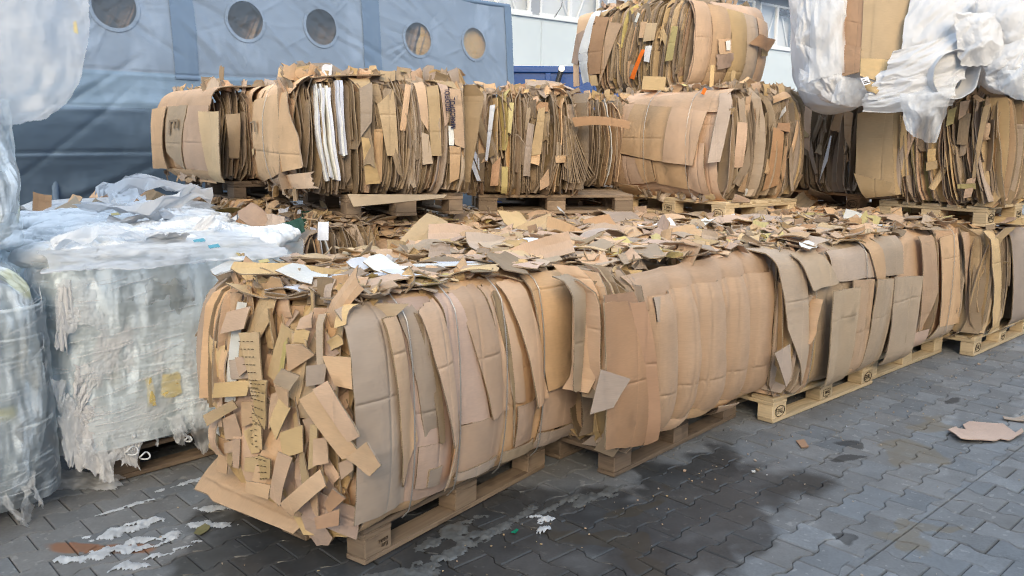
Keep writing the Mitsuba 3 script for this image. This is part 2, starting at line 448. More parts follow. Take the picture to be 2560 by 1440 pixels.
def sheet_arrays(g, thick, kind, ident, su, sv, edge=EDGE, back=None):
    """A thin closed sheet over the point grid g (m, n, 3); su, sv: metres across the grid (m, n) for the uv."""
    m, n = g.shape[:2]
    du, dv = np.gradient(g, axis=0), np.gradient(g, axis=1)
    nn = np.cross(du, dv)
    nn /= np.linalg.norm(nn, axis=2, keepdims=True) + 1e-12
    h = g - nn * thick
    uu, vv = np.clip(su * S, 0.004, 0.985), np.clip(sv * S, 0.004, 0.985)
    uvf = np.stack([ident + uu, kind + vv], -1).reshape(-1, 2)
    uvb = np.stack([ident + uu, (kind if back is None else back) + vv], -1).reshape(-1, 2)
    i, j = np.meshgrid(np.arange(m - 1), np.arange(n - 1), indexing='ij')
    a = (i * n + j).ravel()
    q = np.stack([a, a + n, a + n + 1, a + 1], 1)
    ff = np.vstack([q[:, [0, 1, 2]], q[:, [0, 2, 3]]])
    N = m * n
    idx = np.arange(N).reshape(m, n)
    loop = np.concatenate([idx[:-1, 0], idx[-1, :-1], idx[:0:-1, -1], idx[0, :0:-1]])
    gv, hv = g.reshape(-1, 3), h.reshape(-1, 3)
    L = len(loop)
    ev = np.vstack([gv[loop], hv[loop]])
    seg = np.r_[0, np.cumsum(np.linalg.norm(np.diff(gv[loop], axis=0), axis=1))]
    euv = np.vstack([np.stack([ident + np.clip(seg * S % 0.98, 0.004, 0.98), np.full(L, edge + 0.05)], 1),
                     np.stack([ident + np.clip(seg * S % 0.98, 0.004, 0.98), np.full(L, edge + 0.05 + min(0.4, thick * 0.8))], 1)])
    k = np.arange(L)
    k2 = (k + 1) % L
    ef = np.vstack([np.stack([k, k2 + L, k2], 1), np.stack([k, k + L, k2 + L], 1)])
    v = np.vstack([gv, hv, ev])
    f = np.vstack([ff, ff[:, ::-1] + N, ef + 2 * N])
    uv = np.vstack([uvf, uvb, euv])
    return v, f, uv


class Bale:
    """A strapped bale. Local frame: x along the right-hand face, y into the depth, z up, from the bottom corner nearest the camera."""

    def __init__(self, key, x, y, ang, L, D, z0, H, seed, bulge=(0.05, 0.05), wires=((), ()), pillow=(0.03, 0.03)):
        self.key, self.O, self.L, self.D, self.H, self.z = key, np.array([x, y, 0.0]), L, D, H, z0
        a = math.radians(ang)
        self.ex, self.ey = np.array([math.cos(a), math.sin(a), 0]), np.array([-math.sin(a), math.cos(a), 0])
        self.rng = np.random.default_rng(seed)
        self.seed, self.bulge, self.wires, self.pillow = seed, bulge, wires, pillow
        self.n = 0

    def ident(self):
        return int(self.rng.integers(0, 500))

    def P(self, face, s, z, off):
        s, z, off = np.broadcast_arrays(np.asarray(s, float), z, off)
        d, o = (self.ex, self.ey) if face == 'R' else (self.ey, self.ex)
        return self.O + s[..., None] * d - off[..., None] * o + (self.z + z)[..., None] * np.array([0, 0, 1.0])

    def bul(self, face, s, z):
        k = 0 if face == 'R' else 1
        W = self.L if face == 'R' else self.D
        t = np.clip(2 * np.asarray(z) / self.H - 1, -1.3, 1.3)
        q = np.clip(2 * np.asarray(s) / W - 1, -1.3, 1.3)
        b = self.bulge[k] * (1 - np.abs(t) ** 2.6) * (1 - 0.35 * q ** 4)
        b = b - 0.05 * np.clip(np.abs(t) - 0.82, 0, 1) / 0.18 * np.clip(np.abs(t) - 0.82, 0, 1) / 0.18
        if len(self.wires[k]):
            d = np.min([np.abs(np.asarray(s) - w) for w in self.wires[k]], axis=0)
            b = b + self.pillow[k] * (1 - np.exp(-(d / 0.045) ** 1.1)) * (1 - 0.5 * np.clip(t, -1, 1) ** 4)
        return b + 0.014 * (fb(np.asarray(s) * 4, np.asarray(z) * 2, self.seed, 2) - 0.5)

    def px(self, face, x, y, off=0.05):
        d, o = (self.ex, self.ey) if face == 'R' else (self.ey, self.ex)
        A = self.O - off * o
        r = ray(x, y)
        t = ((A - CAM) @ o) / (r @ o)
        p = CAM + r * t - self.O
        return p @ d, p[2] - self.z

    # -- parts
    def core(self, inset=0.045, top=0.0, kind=GREY):
        inset = inset + 0.04
        m = trimesh.creation.icosphere(4)
        d = m.vertices
        h = np.array([self.L / 2, self.D / 2, self.H / 2]) - np.array([inset, inset, inset * 0.5])
        e = 14
        r = (np.abs(d / h) ** e).sum(1) ** (-1 / e)
        p = d * r[:, None]
        p *= 1 - 0.02 * n3(p, 14, self.seed)[:, None] - 0.03 * n3(p, 5, self.seed + 1)[:, None]
        w = self.O + (p[:, :1] + self.L / 2) * self.ex + (p[:, 1:2] + self.D / 2) * self.ey + np.array([0, 0, 1.0]) * (p[:, 2:] + self.H / 2 + self.z - inset * 0.5)
        uv = np.stack([3 + np.clip(S * (p[:, 0] + p[:, 1] + 1.2), 0.01, 0.98), kind + np.clip(S * (p[:, 2] + 0.6), 0.01, 0.98)], 1)
        part(self.key, 'core', (w, m.faces), 'cardboard_mat', True, uv)

    def grid_sheet(self, face, s, z, off, kind, thick=0.006, name='sheet', label=None, ident=None, pile=None, edge=EDGE, back=None):
        """s, z, off: (m, n) grids in face coordinates; m runs along s, n along z."""
        over = np.clip(z - self.H, 0, None)
        z = np.where(over > 0, self.H + 0.25 * over, z)
        off = off - over * 0.9
        g = self.P(face, s, z, off)
        if face == 'L':
            g = g[::-1]
            s = s[::-1]
            z = z[::-1]
        v, f, uv = sheet_arrays(g, thick, kind, self.ident() if ident is None else ident, np.abs(s - s.min()), np.abs(z - z.min()), edge, back)
        if pile is not None:
            return pile.add(v, f, uv)
        return part(self.key, name, (v, f), 'cardboard_mat', True, uv, label)

    def panel(self, face, quad, kind=KRAFT, layer=0.012, torn=0.006, n=(10, 16), thick=0.006, curl=(0, 0), wr=0.004, label=None, pxs=True, off=0.05, lift=(0, 0, 0, 0), follow=1.0, name='sheet', ident=None, back=None, arch=0.0, buckle=1.0):
        """A flat sheet on a face; quad = top left, top right, bottom right, bottom left, in photograph pixels or face metres.
        lift: metres by which each corner stands off."""
        c = np.array([self.px(face, a, b, off) if pxs else (a, b) for a, b in quad])
        if face == 'L' and pxs is False:
            pass
        m, k = n
        U, V = np.meshgrid(np.linspace(0, 1, m), np.linspace(0, 1, k), indexing='ij')        # V from bottom to top
        sd = self.rng.integers(0, 10000)
        U2 = U + torn * 8 * (fb(V * 9, sd * 0.7, 0, 3) - 0.5) * np.where((U == 0) | (U == 1), 1, 0) * 0.6
        V2 = V + torn * 8 * (fb(U * 9, sd * 0.3, 5, 3) - 0.5) * np.where((V == 0) | (V == 1), 1, 0) * 0.4
        w = [(1 - U2) * V2, U2 * V2, U2 * (1 - V2), (1 - U2) * (1 - V2)]
        s, z = sum(w[q] * c[q, 0] for q in range(4)), sum(w[q] * c[q, 1] for q in range(4))
        o = follow * self.bul(face, s, z) + (1 - follow) * off + layer + sum(w[q] * lift[q] for q in range(4))
        o = o + wr * 2 * (fb(s * 7 + sd, z * 5, 1, 3) - 0.5) + wr * 0.18 * np.sin(z * 40 + 6 * nz(s * 5, z * 3, sd)) * nz(s * 4, z * 4, sd + 2)
        if arch:
            o = o + arch * (np.clip(1 - (2 * U - 1) ** 2, 0, 1) ** 0.55 - 1)
        ext = max(np.ptp(s), 0.05)
        for q in range(3 if m * k > 90 else 1):
            t_ = self.rng.normal(0.0, 0.5) + (math.pi / 2 if q == 2 else 0)
            dist = (s - self.rng.uniform(s.min(), s.max())) * math.cos(t_) + (z - self.rng.uniform(z.min(), z.max())) * math.sin(t_)
            o = o + buckle * self.rng.normal(0, 0.05) * (np.abs(dist) - np.abs(dist).mean()) * min(1.0, 0.16 / ext)
        o = o + curl[0] * np.clip((V - 0.8) / 0.2, 0, 1) ** 2 + curl[1] * np.clip((0.2 - V) / 0.2, 0, 1) ** 2
        if (face == 'R' and c[0, 0] > c[1, 0]) or (face == 'L' and c[0, 0] < c[1, 0]):
            pass
        if face == 'L':      # pixels run right to left along depth
            s, z, o = s[::-1], z[::-1], o[::-1]
        return self.grid_sheet(face, s, z, o, kind, thick, name, label, ident, back=back)

    def edges(self, face, s0, s1, n, z0=0.0, z1=None, kinds=(GREY, DARK, KRAFT, OCHRE), w=None, t=(0.004, 0.012), prot=(-0.06, 0.04), bow=0.04, lean=0.0, rag=0.05, cut=0.35, depth=0.12, twist=0.25, as_parts=True, kz=11, white=0.0):
        """Sheets seen edge-on, standing side by side between s0 and s1."""
        z1 = self.H if z1 is None else z1
        rng, pile = self.rng, Pile()
        if WHITE not in kinds:
            n, t = int(n * 1.05), (t[0] * 0.8, t[1] * 0.62)
            prot = (prot[0] - 0.025, prot[1])
        w = np.asarray(w if w is not None else np.ones(len(kinds)), float)
        ss = np.sort(rng.uniform(s0, s1, n))
        ss = 0.6 * ss + 0.4 * np.linspace(s0, s1, n)
        grp = rng.integers(0, 9999)
        for s in ss:
            kind = int(rng.choice(kinds, p=w / w.sum()))
            if self.z > 0.9 and len(kinds) > 1 and rng.random() < 0.5:      # upper layer drawn greyer and darker, gap shade put into the colour
                kind = int(rng.choice([DARK, GREY]))
            if rng.random() < white:
                kind = WHITE
            a, b = z0 + rng.uniform(-0.01, rag), z1 + rng.uniform(-rag, rag * 0.7)
            if rng.random() < cut:
                q = rng.uniform(a, b - 0.25)
                a, b = q, q + rng.uniform(0.22, 0.6)
                b = min(b, z1 + 0.02)
            th = rng.uniform(*t)
            pr = prot[0] - 0.03 + (prot[1] - prot[0] + 0.03) * rng.random() ** 0.8 + 0.03 * (nz(s * 9, grp * 0.1) - 0.5)
            zz = np.linspace(a, b, kz)
            tt = 2 * zz / self.H - 1
            bw = bow * (2.4 * fb(s * 5.0, grp * 0.7, 0, 2) - 0.7)
            cen = s + bw * (1 - tt ** 2) + lean * (zz / self.H - 0.5) + 0.014 * (fb(zz * 5, s * 25, grp, 3) - 0.5) * 2
            dd = np.linspace(0, 1, 3)
            tw = rng.normal(0, twist * (0.55 if self.z > 0.9 else 1))
            wide = 1.0
            if rng.random() < 0.06 and WHITE not in kinds:
                tw, wide = tw + rng.choice([-1, 1]) * rng.uniform(0.5, 1.3), rng.uniform(0.6, 1.0)
            zk = rng.uniform(a, b)
            if WHITE not in kinds:
                cen = cen + rng.normal(0, 0.06) * np.clip(zz - zk, 0, None) + rng.normal(0, 0.04) * np.clip(zk - zz, 0, None)
            Z, Dp = np.meshgrid(zz, dd, indexing='ij')
            C = np.repeat(cen[:, None], 3, 1)
            out = self.bul(face, C, Z) + pr - depth * (1 - Dp)
            out = out + 0.012 * (nz(Z * 9, s * 50, 3) - 0.5) * Dp + 0.02 * (rng.random() < 0.2) * np.clip(Dp, 0, 1) * np.sin(Z * 5)
            Sg = C + tw * depth * (Dp - 0.3)
            # ends of some sheets fold over
            if rng.random() < 0.65 and WHITE not in kinds:
                lb = rng.uniform(0.06, 0.16)
                e = np.clip((Z - (b - lb)) / lb, 0, 1)
                Sg = Sg + rng.uniform(-0.06, 0.06) * e ** 2 + 0.012 * np.sin(e * rng.uniform(3, 9)) * e
                out = out + rng.uniform(-0.06, 0.035) * e ** 2
            if rng.random() < 0.4 and WHITE not in kinds:
                e = np.clip((a + 0.10 - Z) / 0.10, 0, 1)
                Sg = Sg + rng.uniform(-0.04, 0.04) * e ** 2
                out = out + rng.uniform(-0.03, 0.03) * e ** 2
            g = self.P(face, Sg, Z, out)
            v, f, uv = sheet_arrays(g, th, kind, self.ident(), Dp * depth, Z - Z.min(), edge=(EDGE if rng.random() < 0.85 and kind not in (WHITE, YELLOW) else kind))
            if as_parts and self.n < 290:
                self.n += 1
                part(self.key, 'sheet', (v, f), 'cardboard_mat', False, uv)
            else:
                pile.add(v, f, uv)
        if pile.n:
            m, uv = pile.out()
            part(self.key, 'sheet_edges', m, 'cardboard_mat', False, uv, kind='stuff')

    def scrap(self, pos, normal, up, w, h, kind, bend=0.0, fold=0.0, thick=0.005, pile=None, label=None, torn=0.10, name='scrap', smooth=False):
        """A torn piece: centre pos, facing normal, its length h along up."""
        rng = self.rng
        nrm = np.asarray(normal, float); nrm /= np.linalg.norm(nrm)
        b = np.asarray(up, float) - nrm * (np.asarray(up, float) @ nrm)
        b /= np.linalg.norm(b) + 1e-9
        a = np.cross(b, nrm)
        m, k = 4, 5
        U, V = np.meshgrid(np.linspace(-0.5, 0.5, m), np.linspace(-0.5, 0.5, k), indexing='ij')
        eU, eV = (np.abs(U) > 0.49), (np.abs(V) > 0.49)
        ragged = rng.random() < 0.55
        amp = torn if ragged else torn * 0.15
        U2, V2 = U + amp * rng.normal(0, 0.5, U.shape) * eU, V + amp * rng.normal(0, 0.5, U.shape) * eV
        sk = rng.normal(0, 0.06)
        x, y = (U2 + sk * V2) * w, V2 * h
        z = bend * h * (0.25 - V ** 2) * 2 + fold * w * (np.abs(U) - 0.25) + 0.02 * h * rng.normal(0, 0.3, U.shape) * 0.5
        g = np.asarray(pos) + x[..., None] * a + y[..., None] * b + z[..., None] * nrm
        v, f, uv = sheet_arrays(g, thick, kind, self.ident(), (U + 0.5) * w, (V + 0.5) * h)
        if pile is not None:
            return pile.add(v, f, uv)
        return part(self.key, name, (v, f), 'cardboard_mat', smooth, uv, label)

    def strips(self, face, s0, s1, n, kinds=(KRAFT, DARK, GREY, GREY, DARK), w=(0.025, 0.075), h=(0.10, 0.42), off=(0.0, 0.045)):
        """Narrow pieces among the edges that show their flat side."""
        rng = self.rng
        d, o = (self.ex, self.ey) if face == 'R' else (self.ey, self.ex)
        for i in range(n):
            hh = h[0] + (h[1] - h[0]) * rng.random() ** 1.6
            sv, z = rng.uniform(s0, s1), rng.uniform(0.02 + hh / 2, self.H - hh / 2)
            up = np.array([0, 0, 1.0]) + d * rng.normal(0, 0.22)
            p = self.P(face, sv, z, self.bul(face, sv, z) + rng.uniform(*off))
            self.scrap(p, -o + d * rng.normal(0, 0.45) + np.array([0, 0, rng.normal(0, 0.10)]), up, rng.uniform(*w), hh, int(rng.choice(kinds)), bend=rng.normal(0.03, 0.10), fold=rng.normal(0, 0.3), torn=0.12)

    def litter(self, n, x=(0, 1), y=(0, 1), size=(0.04, 0.18), kinds=(KRAFT, GREY, OCHRE, PINK, YELLOW, DARK, WHITE), w=(5, 4, 3, 3, 0.8, 1.2, 0.35), h=0.05, tilt=0.45, parts=120, dz=0.0):
        rng, pile = self.rng, Pile()
        w = np.asarray(w, float)
        for i in range(n):
            q = rng.uniform(x[0], x[1]) * self.L, rng.uniform(y[0], y[1]) * self.D
            big = rng.random() < 0.025 and self.z < 0.9
            stand = rng.random() < 0.07 and self.z < 0.9
            a = size[0] * 0.7 + (size[1] * 0.9 - size[0] * 0.7) * rng.random() ** 2.6
            a = rng.uniform(0.22, 0.40) if big else min(a, 0.11) if stand else a
            b = a * rng.uniform(0.35, 1.0)
            t = tilt * rng.random() ** 1.3 * (2.4 if a < 0.08 else 0.35 if big else 1.0)
            t = rng.uniform(0.8, 1.35) if stand and not big else t
            ph, ph2 = rng.uniform(0, 2 * math.pi), rng.uniform(0, 2 * math.pi)
            nrm = np.array([math.sin(t) * math.cos(ph), math.sin(t) * math.sin(ph), math.cos(t)])
            up = np.array([math.cos(ph2), math.sin(ph2), 0.2 * rng.normal()])
            p = self.O + q[0] * self.ex + q[1] * self.ey + np.array([0, 0, self.z + self.H - 0.01 + dz + h * rng.random() + 0.25 * a * math.sin(t) + 0.02 * fb(q[0] * 5, q[1] * 5, self.seed, 2)])
            kind = int(rng.choice(kinds, p=w / w.sum()))
            self.scrap(p, nrm, up, b, a, kind, bend=rng.normal(0, 0.16), fold=rng.normal(0, 0.32), torn=rng.uniform(0.05, 0.2), pile=None if i < parts else pile)
        if pile.n:
            m, uv = pile.out()
            part(self.key, 'scrap_litter', m, 'cardboard_mat', False, uv, kind='stuff')

    def rim(self, face, n, hz=(0.02, 0.10), kinds=(KRAFT, GREY, OCHRE, DARK), z=None, w=(0.03, 0.12), s=(0, 1), out=(-0.06, 0.02), drop=0.0):
        """Torn flaps that stand along a face's upper (or lower) edge."""
        rng = self.rng
        W = self.L if face == 'R' else self.D
        d, o = (self.ex, self.ey) if face == 'R' else (self.ey, self.ex)
        z = self.H if z is None else z
        for i in range(n):
            sv = rng.uniform(*s) * W
            hh, ww = rng.uniform(*hz) * 0.8, rng.uniform(*w) * 0.9
            sg = -1 if drop else 1
            up = np.array([0, 0, sg * 1.0]) + d * rng.normal(0, 0.35) - o * rng.normal(0.1, 0.4)
            p = self.P(face, sv, z + sg * hh * 0.3 + rng.normal(0, 0.008), self.bul(face, sv, min(z, self.H)) + rng.uniform(*out))
            self.scrap(p, -o + d * rng.normal(0, 0.5) + np.array([0, 0, rng.normal(0.1, 0.3)]), up, ww, hh * 1.5, int(rng.choice(kinds)), bend=rng.normal(0, 0.2), fold=rng.normal(0, 0.3), torn=0.18)

    def wire(self, face, s, r=0.0022, top=0.5, mat='wire_mat', ds=0.0, sink=0.0):
        k = 0 if face == 'R' else 1
        z = np.linspace(0.02, self.H, 24)
        sp = s + ds * (z / self.H - 0.5)
        pts = self.P(face, sp, z, self.bul(face, sp, z) + 0.016 - sink)
        W2 = self.D if face == 'R' else self.L
        q = np.linspace(0.02, top, 8)
        back = self.P(face, np.full(8, sp[-1]), self.H + 0.02 + 0.008 * np.sin(q * 9), -q * W2)
        part(self.key, 'wire', tube(np.vstack([pts, back]), r, 5), mat, True)


def mark_oval(key, c, d, up, nrm, w, h, text, th):
    """A branded oval with letters on a block's face: centre c, reading along d."""
    t = np.linspace(0, 2 * np.pi, 33)
    pts = c + np.outer(np.cos(t) * w / 2, d) + np.outer(np.sin(t) * h / 2, up) + nrm * 0.0015
    v, f = tube(pts, 0.0022, 4)
    m = meshkit.text_mesh(text, th, 0.001)
    q = m.vertices - [m.bounds[:, 0].mean(), m.bounds[:, 1].mean(), 0]
    q[:, 0] *= min(1.0, 0.74 * w / (m.extents[0] + 1e-9))
    tv = c + np.outer(q[:, 0], d) + np.outer(q[:, 1], up) + np.outer(q[:, 2] + 0.0008, nrm)
    part(key, 'brand_mark', (np.vstack([v, tv]), np.vstack([f, m.faces + len(v)])), 'burn_mat')


def text_on(key, c, d, up, nrm, text, th, mat='burn_mat', name='brand_mark', squeeze=1.0, bold=False):
    m = meshkit.text_mesh(text, th, 0.001, bold)
    q = m.vertices - [m.bounds[:, 0].mean(), m.bounds[:, 1].mean(), 0]
    tv = c + np.outer(q[:, 0] * squeeze, d) + np.outer(q[:, 1], up) + np.outer(q[:, 2] + 0.001, nrm)
    return part(key, name, (tv, m.faces), mat)


def pallet(label, x, y, ang, z0, kind, seed, along='R', marks=False, group='wooden pallets under the bales'):
    """A flat four-way pallet, 1.2 x 0.8 x 0.144 m, near corner at (x, y); along: which visible face its long side lies on."""
    key = thing('wooden_pallet', label, 'pallet', group)
    a = math.radians(ang)
    ex, ey = np.array([math.cos(a), math.sin(a), 0]), np.array([-math.sin(a), math.cos(a), 0])
    O = np.array([x, y, z0])
    if along == 'R':
        d, o = ex, ey
    else:
        d, o = ey, ex
    up = np.array([0, 0, 1.0])
    rng = np.random.default_rng(seed)
    AX = np.array([d, o, up])

    def bx(name, u0, u1, v0, v1, w0, w1):
        c = O + d * (u0 + u1) / 2 + o * (v0 + v1) / 2 + up * (w0 + w1) / 2 + rng.normal(0, 0.0012, 3) * [1, 1, 0]
        v, f, uv = box_arrays(c, ((u1 - u0) / 2, (v1 - v0) / 2, (w1 - w0) / 2), AX, int(rng.integers(0, 500)), kind, 0.004)
        if along != 'R':
            f = f[:, ::-1]
        part(key, name, (v, f), 'wood_mat', False, uv)

    sk = [(0, 0.10), (0.3275, 0.4725), (0.70, 0.80)]
    bl = [(0, 0.145), (0.5275, 0.6725), (1.055, 1.2)]
    for v0, v1 in sk:
        bx('skid', 0, 1.2, v0, v1, 0.001, 0.022)
        for u0, u1 in bl:
            bx('block', u0 + 0.001, u1 - 0.001, v0 + 0.001, v1 - 0.001, 0.022, 0.100)
    for u0, u1 in bl:
        bx('cross_board', u0, u1, 0, 0.8, 0.100, 0.122)
    for v0, v1 in ((0, 0.145), (0.185, 0.285), (0.3275, 0.4725), (0.515, 0.615), (0.655, 0.8)):
        bx('deck_board', 0, 1.2, v0, v1, 0.122, 0.144)
    if marks:
        if along == 'R':
            mark_oval(key, O + d * 0.0725 + up * 0.061 - o * 0.001, d, up, -o, 0.098, 0.062, marks[0], 0.030)
            mark_oval(key, O + d * 1.1275 + up * 0.061 - o * 0.001, d, up, -o, 0.098, 0.062, marks[1], 0.030)
        else:
            mark_oval(key, O + d * 0.0725 + up * 0.061 - o * 0.001, -d, up, -o, 0.098, 0.062, marks[0], 0.030)
            mark_oval(key, O + d * 1.1275 + up * 0.061 - o * 0.001, -d, up, -o, 0.098, 0.062, marks[1], 0.030)
        dd = d if along == 'R' else -d
        c = O + d * 0.60 + up * 0.064 - o * 0.001
        fr = [c + dd * sx * 0.038 + up * sy * 0.020 - o * 0.001 for sx, sy in ((-1, -1), (1, -1), (1, 1), (-1, 1), (-1, -1))]
        pts = np.vstack([np.linspace(fr[q], fr[q + 1], 6)[:-1] for q in range(4)] + [[fr[0]]])
        part(key, 'brand_mark', tube(pts, 0.0018, 4), 'burn_mat')
        text_on(key, c + dd * 0.004, dd, up, -o, 'IPPC', 0.018, bold=True, squeeze=0.8)
        text_on(key, c - up * 0.028, dd, up, -o, '0 42', 0.009, bold=True)
    return key, O, d, o


# ================================================================== THE SETTING
def ground_color(p, n, uv):
    inside = (dr.abs(p.x - 5) < 6.0) & (dr.abs(p.y - 2.5) < 4.5)
    return dr.select(inside, sand_color(p, n, uv), farground(p, n, uv))


scene['ground_mat'] = {'type': 'twosided', 'b': {'type': 'principled', 'base_color': proc(ground_color), 'roughness': 0.9, 'specular': 0.2}}
g = 900.0
struct('ground', (np.array([[-g, -g, -0.013], [g, -g, -0.013], [g, g, -0.013], [-g, g, -0.013]]), np.array([[0, 1, 2], [0, 2, 3]])), 'ground_mat')


def pavers():
    import shapely
    from shapely.geometry import Polygon, box
    rng = np.random.default_rng(5)
    labels['paving'] = {'kind': 'structure', 'label': 'grey interlocking concrete block paving with dark wet stains'}
    W, Lp, A = 0.146, 0.2, 0.011
    zoneB = shapely.union_all([box(-1, -2, 11, 1.285), Polygon([(1.62, 1.2), (2.37, 1.2), (2.50, 2.32), (2.56, 2.72), (1.62, 2.5)])])
    zoneA = box(-1, -2, 11, 7).difference(zoneB)
    outs = []

    def course(swap, x0, x1, y0, y1, zone):
        k0, k1 = int((y0) // W), int(y1 // W) + 1
        i0, i1 = int(x0 // Lp), int(x1 // Lp) + 1
        for k in range(k0, k1):
            off = 0.5 * (k % 2)
            for i in range(i0, i1):
                a, y = (i + off) * Lp, k * W
                e = [(0, A), (0.17, A), (0.34, -A), (0.66, -A), (0.83, A), (1, A)]
                pts = [(a + u * Lp, y + W + s) for u, s in e][::-1] + [(a + u * Lp, y - s) for u, s in e]
                pts = [(q, r) if not swap else (r, q) for q, r in pts]
                P = Polygon(pts)
                if not P.intersects(zone):
                    continue
                if not zone.contains(P):
                    P = P.intersection(zone)
                    P = max(getattr(P, 'geoms', [P]), key=lambda t: t.area) if P.area > 0.002 else None
                    if P is None or P.geom_type != 'Polygon':
                        continue
                outs.append(P)

    course(False, -1, 11, -2, 7, zoneA)
    course(True, -2, 7, -1, 11, zoneB)
    pcs = []
    for P in outs:
        r = np.array(shapely.geometry.polygon.orient(P, 1.0).exterior.coords)[:-1]
        c = np.array(P.centroid.coords[0])
        d = np.array([c[0], c[1], 0]) - CAM
        zd = d @ FWD
        sx, sy = 1280 + FOC * (d @ RGT) / zd, 720 - FOC * (d @ UPV) / zd
        seen = zd > 0.3 and -60 < sx < 2620 and 0 < sy < 1520 and not (c[1] > 2.75 and c[0] > 1.75) and not (c[1] > 2.5 and c[0] > 2.8)
        pcs.append((P.area / max(zd, 0.2) ** 2 if seen else -zd * zd, r, c))
    pcs.sort(key=lambda t: -t[0])
    pile = Pile()
    for j, (_, r, c) in enumerate(pcs):
        m = len(r)
        z = -0.0035 + rng.normal(0, 0.0016)
        tx, ty = rng.normal(0, 0.011, 2)
        rad = np.linalg.norm(r - c, axis=1, keepdims=True)
        o = c + (r - c) * (1 - 0.0026 / rad)
        i2 = c + (r - c) * (1 - 0.0082 / rad)
        zz = lambda q: z + (q - c) @ np.array([tx, ty])
        v = np.vstack([np.c_[o, np.full(m, -0.03)], np.c_[o, zz(o) - 0.0055], np.c_[i2, zz(i2)], [[c[0], c[1], z]]])
        k = np.arange(m); k2 = (k + 1) % m
        f = np.vstack([np.stack([k, k2, k2 + m], 1), np.stack([k, k2 + m, k + m], 1), np.stack([k + m, k2 + m, k2 + 2 * m], 1), np.stack([k + m, k2 + 2 * m, k + 2 * m], 1), np.stack([k + 2 * m, k2 + 2 * m, np.full(m, 3 * m)], 1)])
        uv = np.tile([[rng.integers(0, 400) + 0.5, 0.5]], (len(v), 1))
        if j < 300:
            put(numbered('paving__paver'), (v, f), 'concrete_mat', False, uv)
        else:
            pile.add(v, f, uv)
    m, uv = pile.out()
    put('paving__paver_field', m, 'concrete_mat', False, uv, kind='stuff')


pavers()


def blob_sheet(items, hmax, seed, step=0.007, rough=1.0):
    """Crusted patches on the paving: (x, y, rx, ry, angle) ellipses with torn outlines and real thickness."""
    it = np.array(items)
    x0, x1 = (it[:, 0] - it[:, 2:4].max(1)).min() - 0.03, (it[:, 0] + it[:, 2:4].max(1)).max() + 0.03
    y0, y1 = (it[:, 1] - it[:, 2:4].max(1)).min() - 0.03, (it[:, 1] + it[:, 2:4].max(1)).max() + 0.03
    X, Y = np.meshgrid(np.arange(x0, x1, step), np.arange(y0, y1, step), indexing='ij')
    m = np.full(X.shape, -9.0)
    for x, y, rx, ry, a in items:
        u, v = (X - x) * math.cos(a) + (Y - y) * math.sin(a), -(X - x) * math.sin(a) + (Y - y) * math.cos(a)
        m = np.maximum(m, 1 - np.sqrt((u / rx) ** 2 + (v / ry) ** 2))
    m = m + rough * 2 * (fb(X * 17, Y * 19, seed, 4) - 0.56) + 0.25 * (nz(X * 60, Y * 60, seed) - 0.5)
    h = hmax * np.clip(m * 2.2, -0.5, 1) ** 1.0 * (0.5 + 0.8 * nz(X * 70, Y * 70, seed + 1)) - 0.004
    idx = np.arange(X.size).reshape(X.shape)
    keep = (m[:-1, :-1] > 0) & (m[1:, 1:] > 0) & (m[1:, :-1] > 0) & (m[:-1, 1:] > 0)
    i, j = np.nonzero(keep)
    q = np.stack([idx[i, j], idx[i + 1, j], idx[i + 1, j + 1], idx[i, j + 1]], 1)
    f = np.vstack([q[:, [0, 1, 2]], q[:, [0, 2, 3]]])
    v = np.stack([X, Y, h], -1).reshape(-1, 3)
    used, inv = np.unique(f, return_inverse=True)
    return v[used], inv.reshape(-1, 3)


def gp(px, py, rx, ry, an):
    p = at_z(px, py, 0.0)
    return (p[0], p[1], rx, ry, an - 0.42)


one('snow_patch', 'large crusted white snow patch on the paving at lower left', 'snow', blob_sheet([gp(255, 1342, 0.085, 0.050, 0), gp(305, 1325, 0.10, 0.035, 0.1), gp(360, 1305, 0.09, 0.03, 0.2), gp(300, 1372, 0.13, 0.045, 0.0), gp(370, 1350, 0.12, 0.045, 0.05), gp(420, 1335, 0.08, 0.035, 0.1), gp(235, 1392, 0.08, 0.03, -0.1)], 0.013, 3, rough=1.15), 'snow_mat', True)
one('snow_patch', 'small snow remnant at the end of the rusty brown stain', 'snow', blob_sheet([gp(185, 1398, 0.075, 0.038, -0.3)], 0.013, 8), 'snow_mat', True)
one('snow_patch', 'thin streak of snow along the paving joint in the lower left corner', 'snow', blob_sheet([gp(330, 1415, 0.09, 0.028, 0.0), gp(380, 1392, 0.10, 0.022, 0.1), gp(450, 1370, 0.06, 0.014, 0.1), gp(485, 1355, 0.035, 0.014, 0.0)], 0.010, 12), 'snow_mat', True)
one('snow_patch', 'grey melting snow beside the front cardboard flap', 'snow', blob_sheet([gp(525, 1310, 0.12, 0.04, -0.2), gp(545, 1270, 0.12, 0.03, -0.2)], 0.009, 17), 'snow_mat', True)
one('snow_patch', 'narrow faint snow streak beneath the overhanging wrapped film bale', 'snow', blob_sheet([(1.52, 3.74, 0.20, 0.022, 0.05), (1.18, 3.66, 0.15, 0.02, 0.0)], 0.006, 21), 'snow_mat', True)
one('ice_patch', 'long grey ice ridge beside the front pallet skid', 'ice', blob_sheet([(1.95, 2.40, 0.26, 0.04, 0.25), (2.25, 2.43, 0.25, 0.035, 0.12), (2.05, 2.53, 0.22, 0.05, 0.2), (2.55, 2.42, 0.20, 0.025, 0.05)], 0.010, 31), 'ice_mat', True)
one('ice_patch', 'cracked grey ice crust in front of the nearest pallet block', 'ice', blob_sheet([(1.72, 2.36, 0.13, 0.09, 0.2), (1.60, 2.43, 0.09, 0.06, 0.5)], 0.012, 37), 'ice_mat', True)
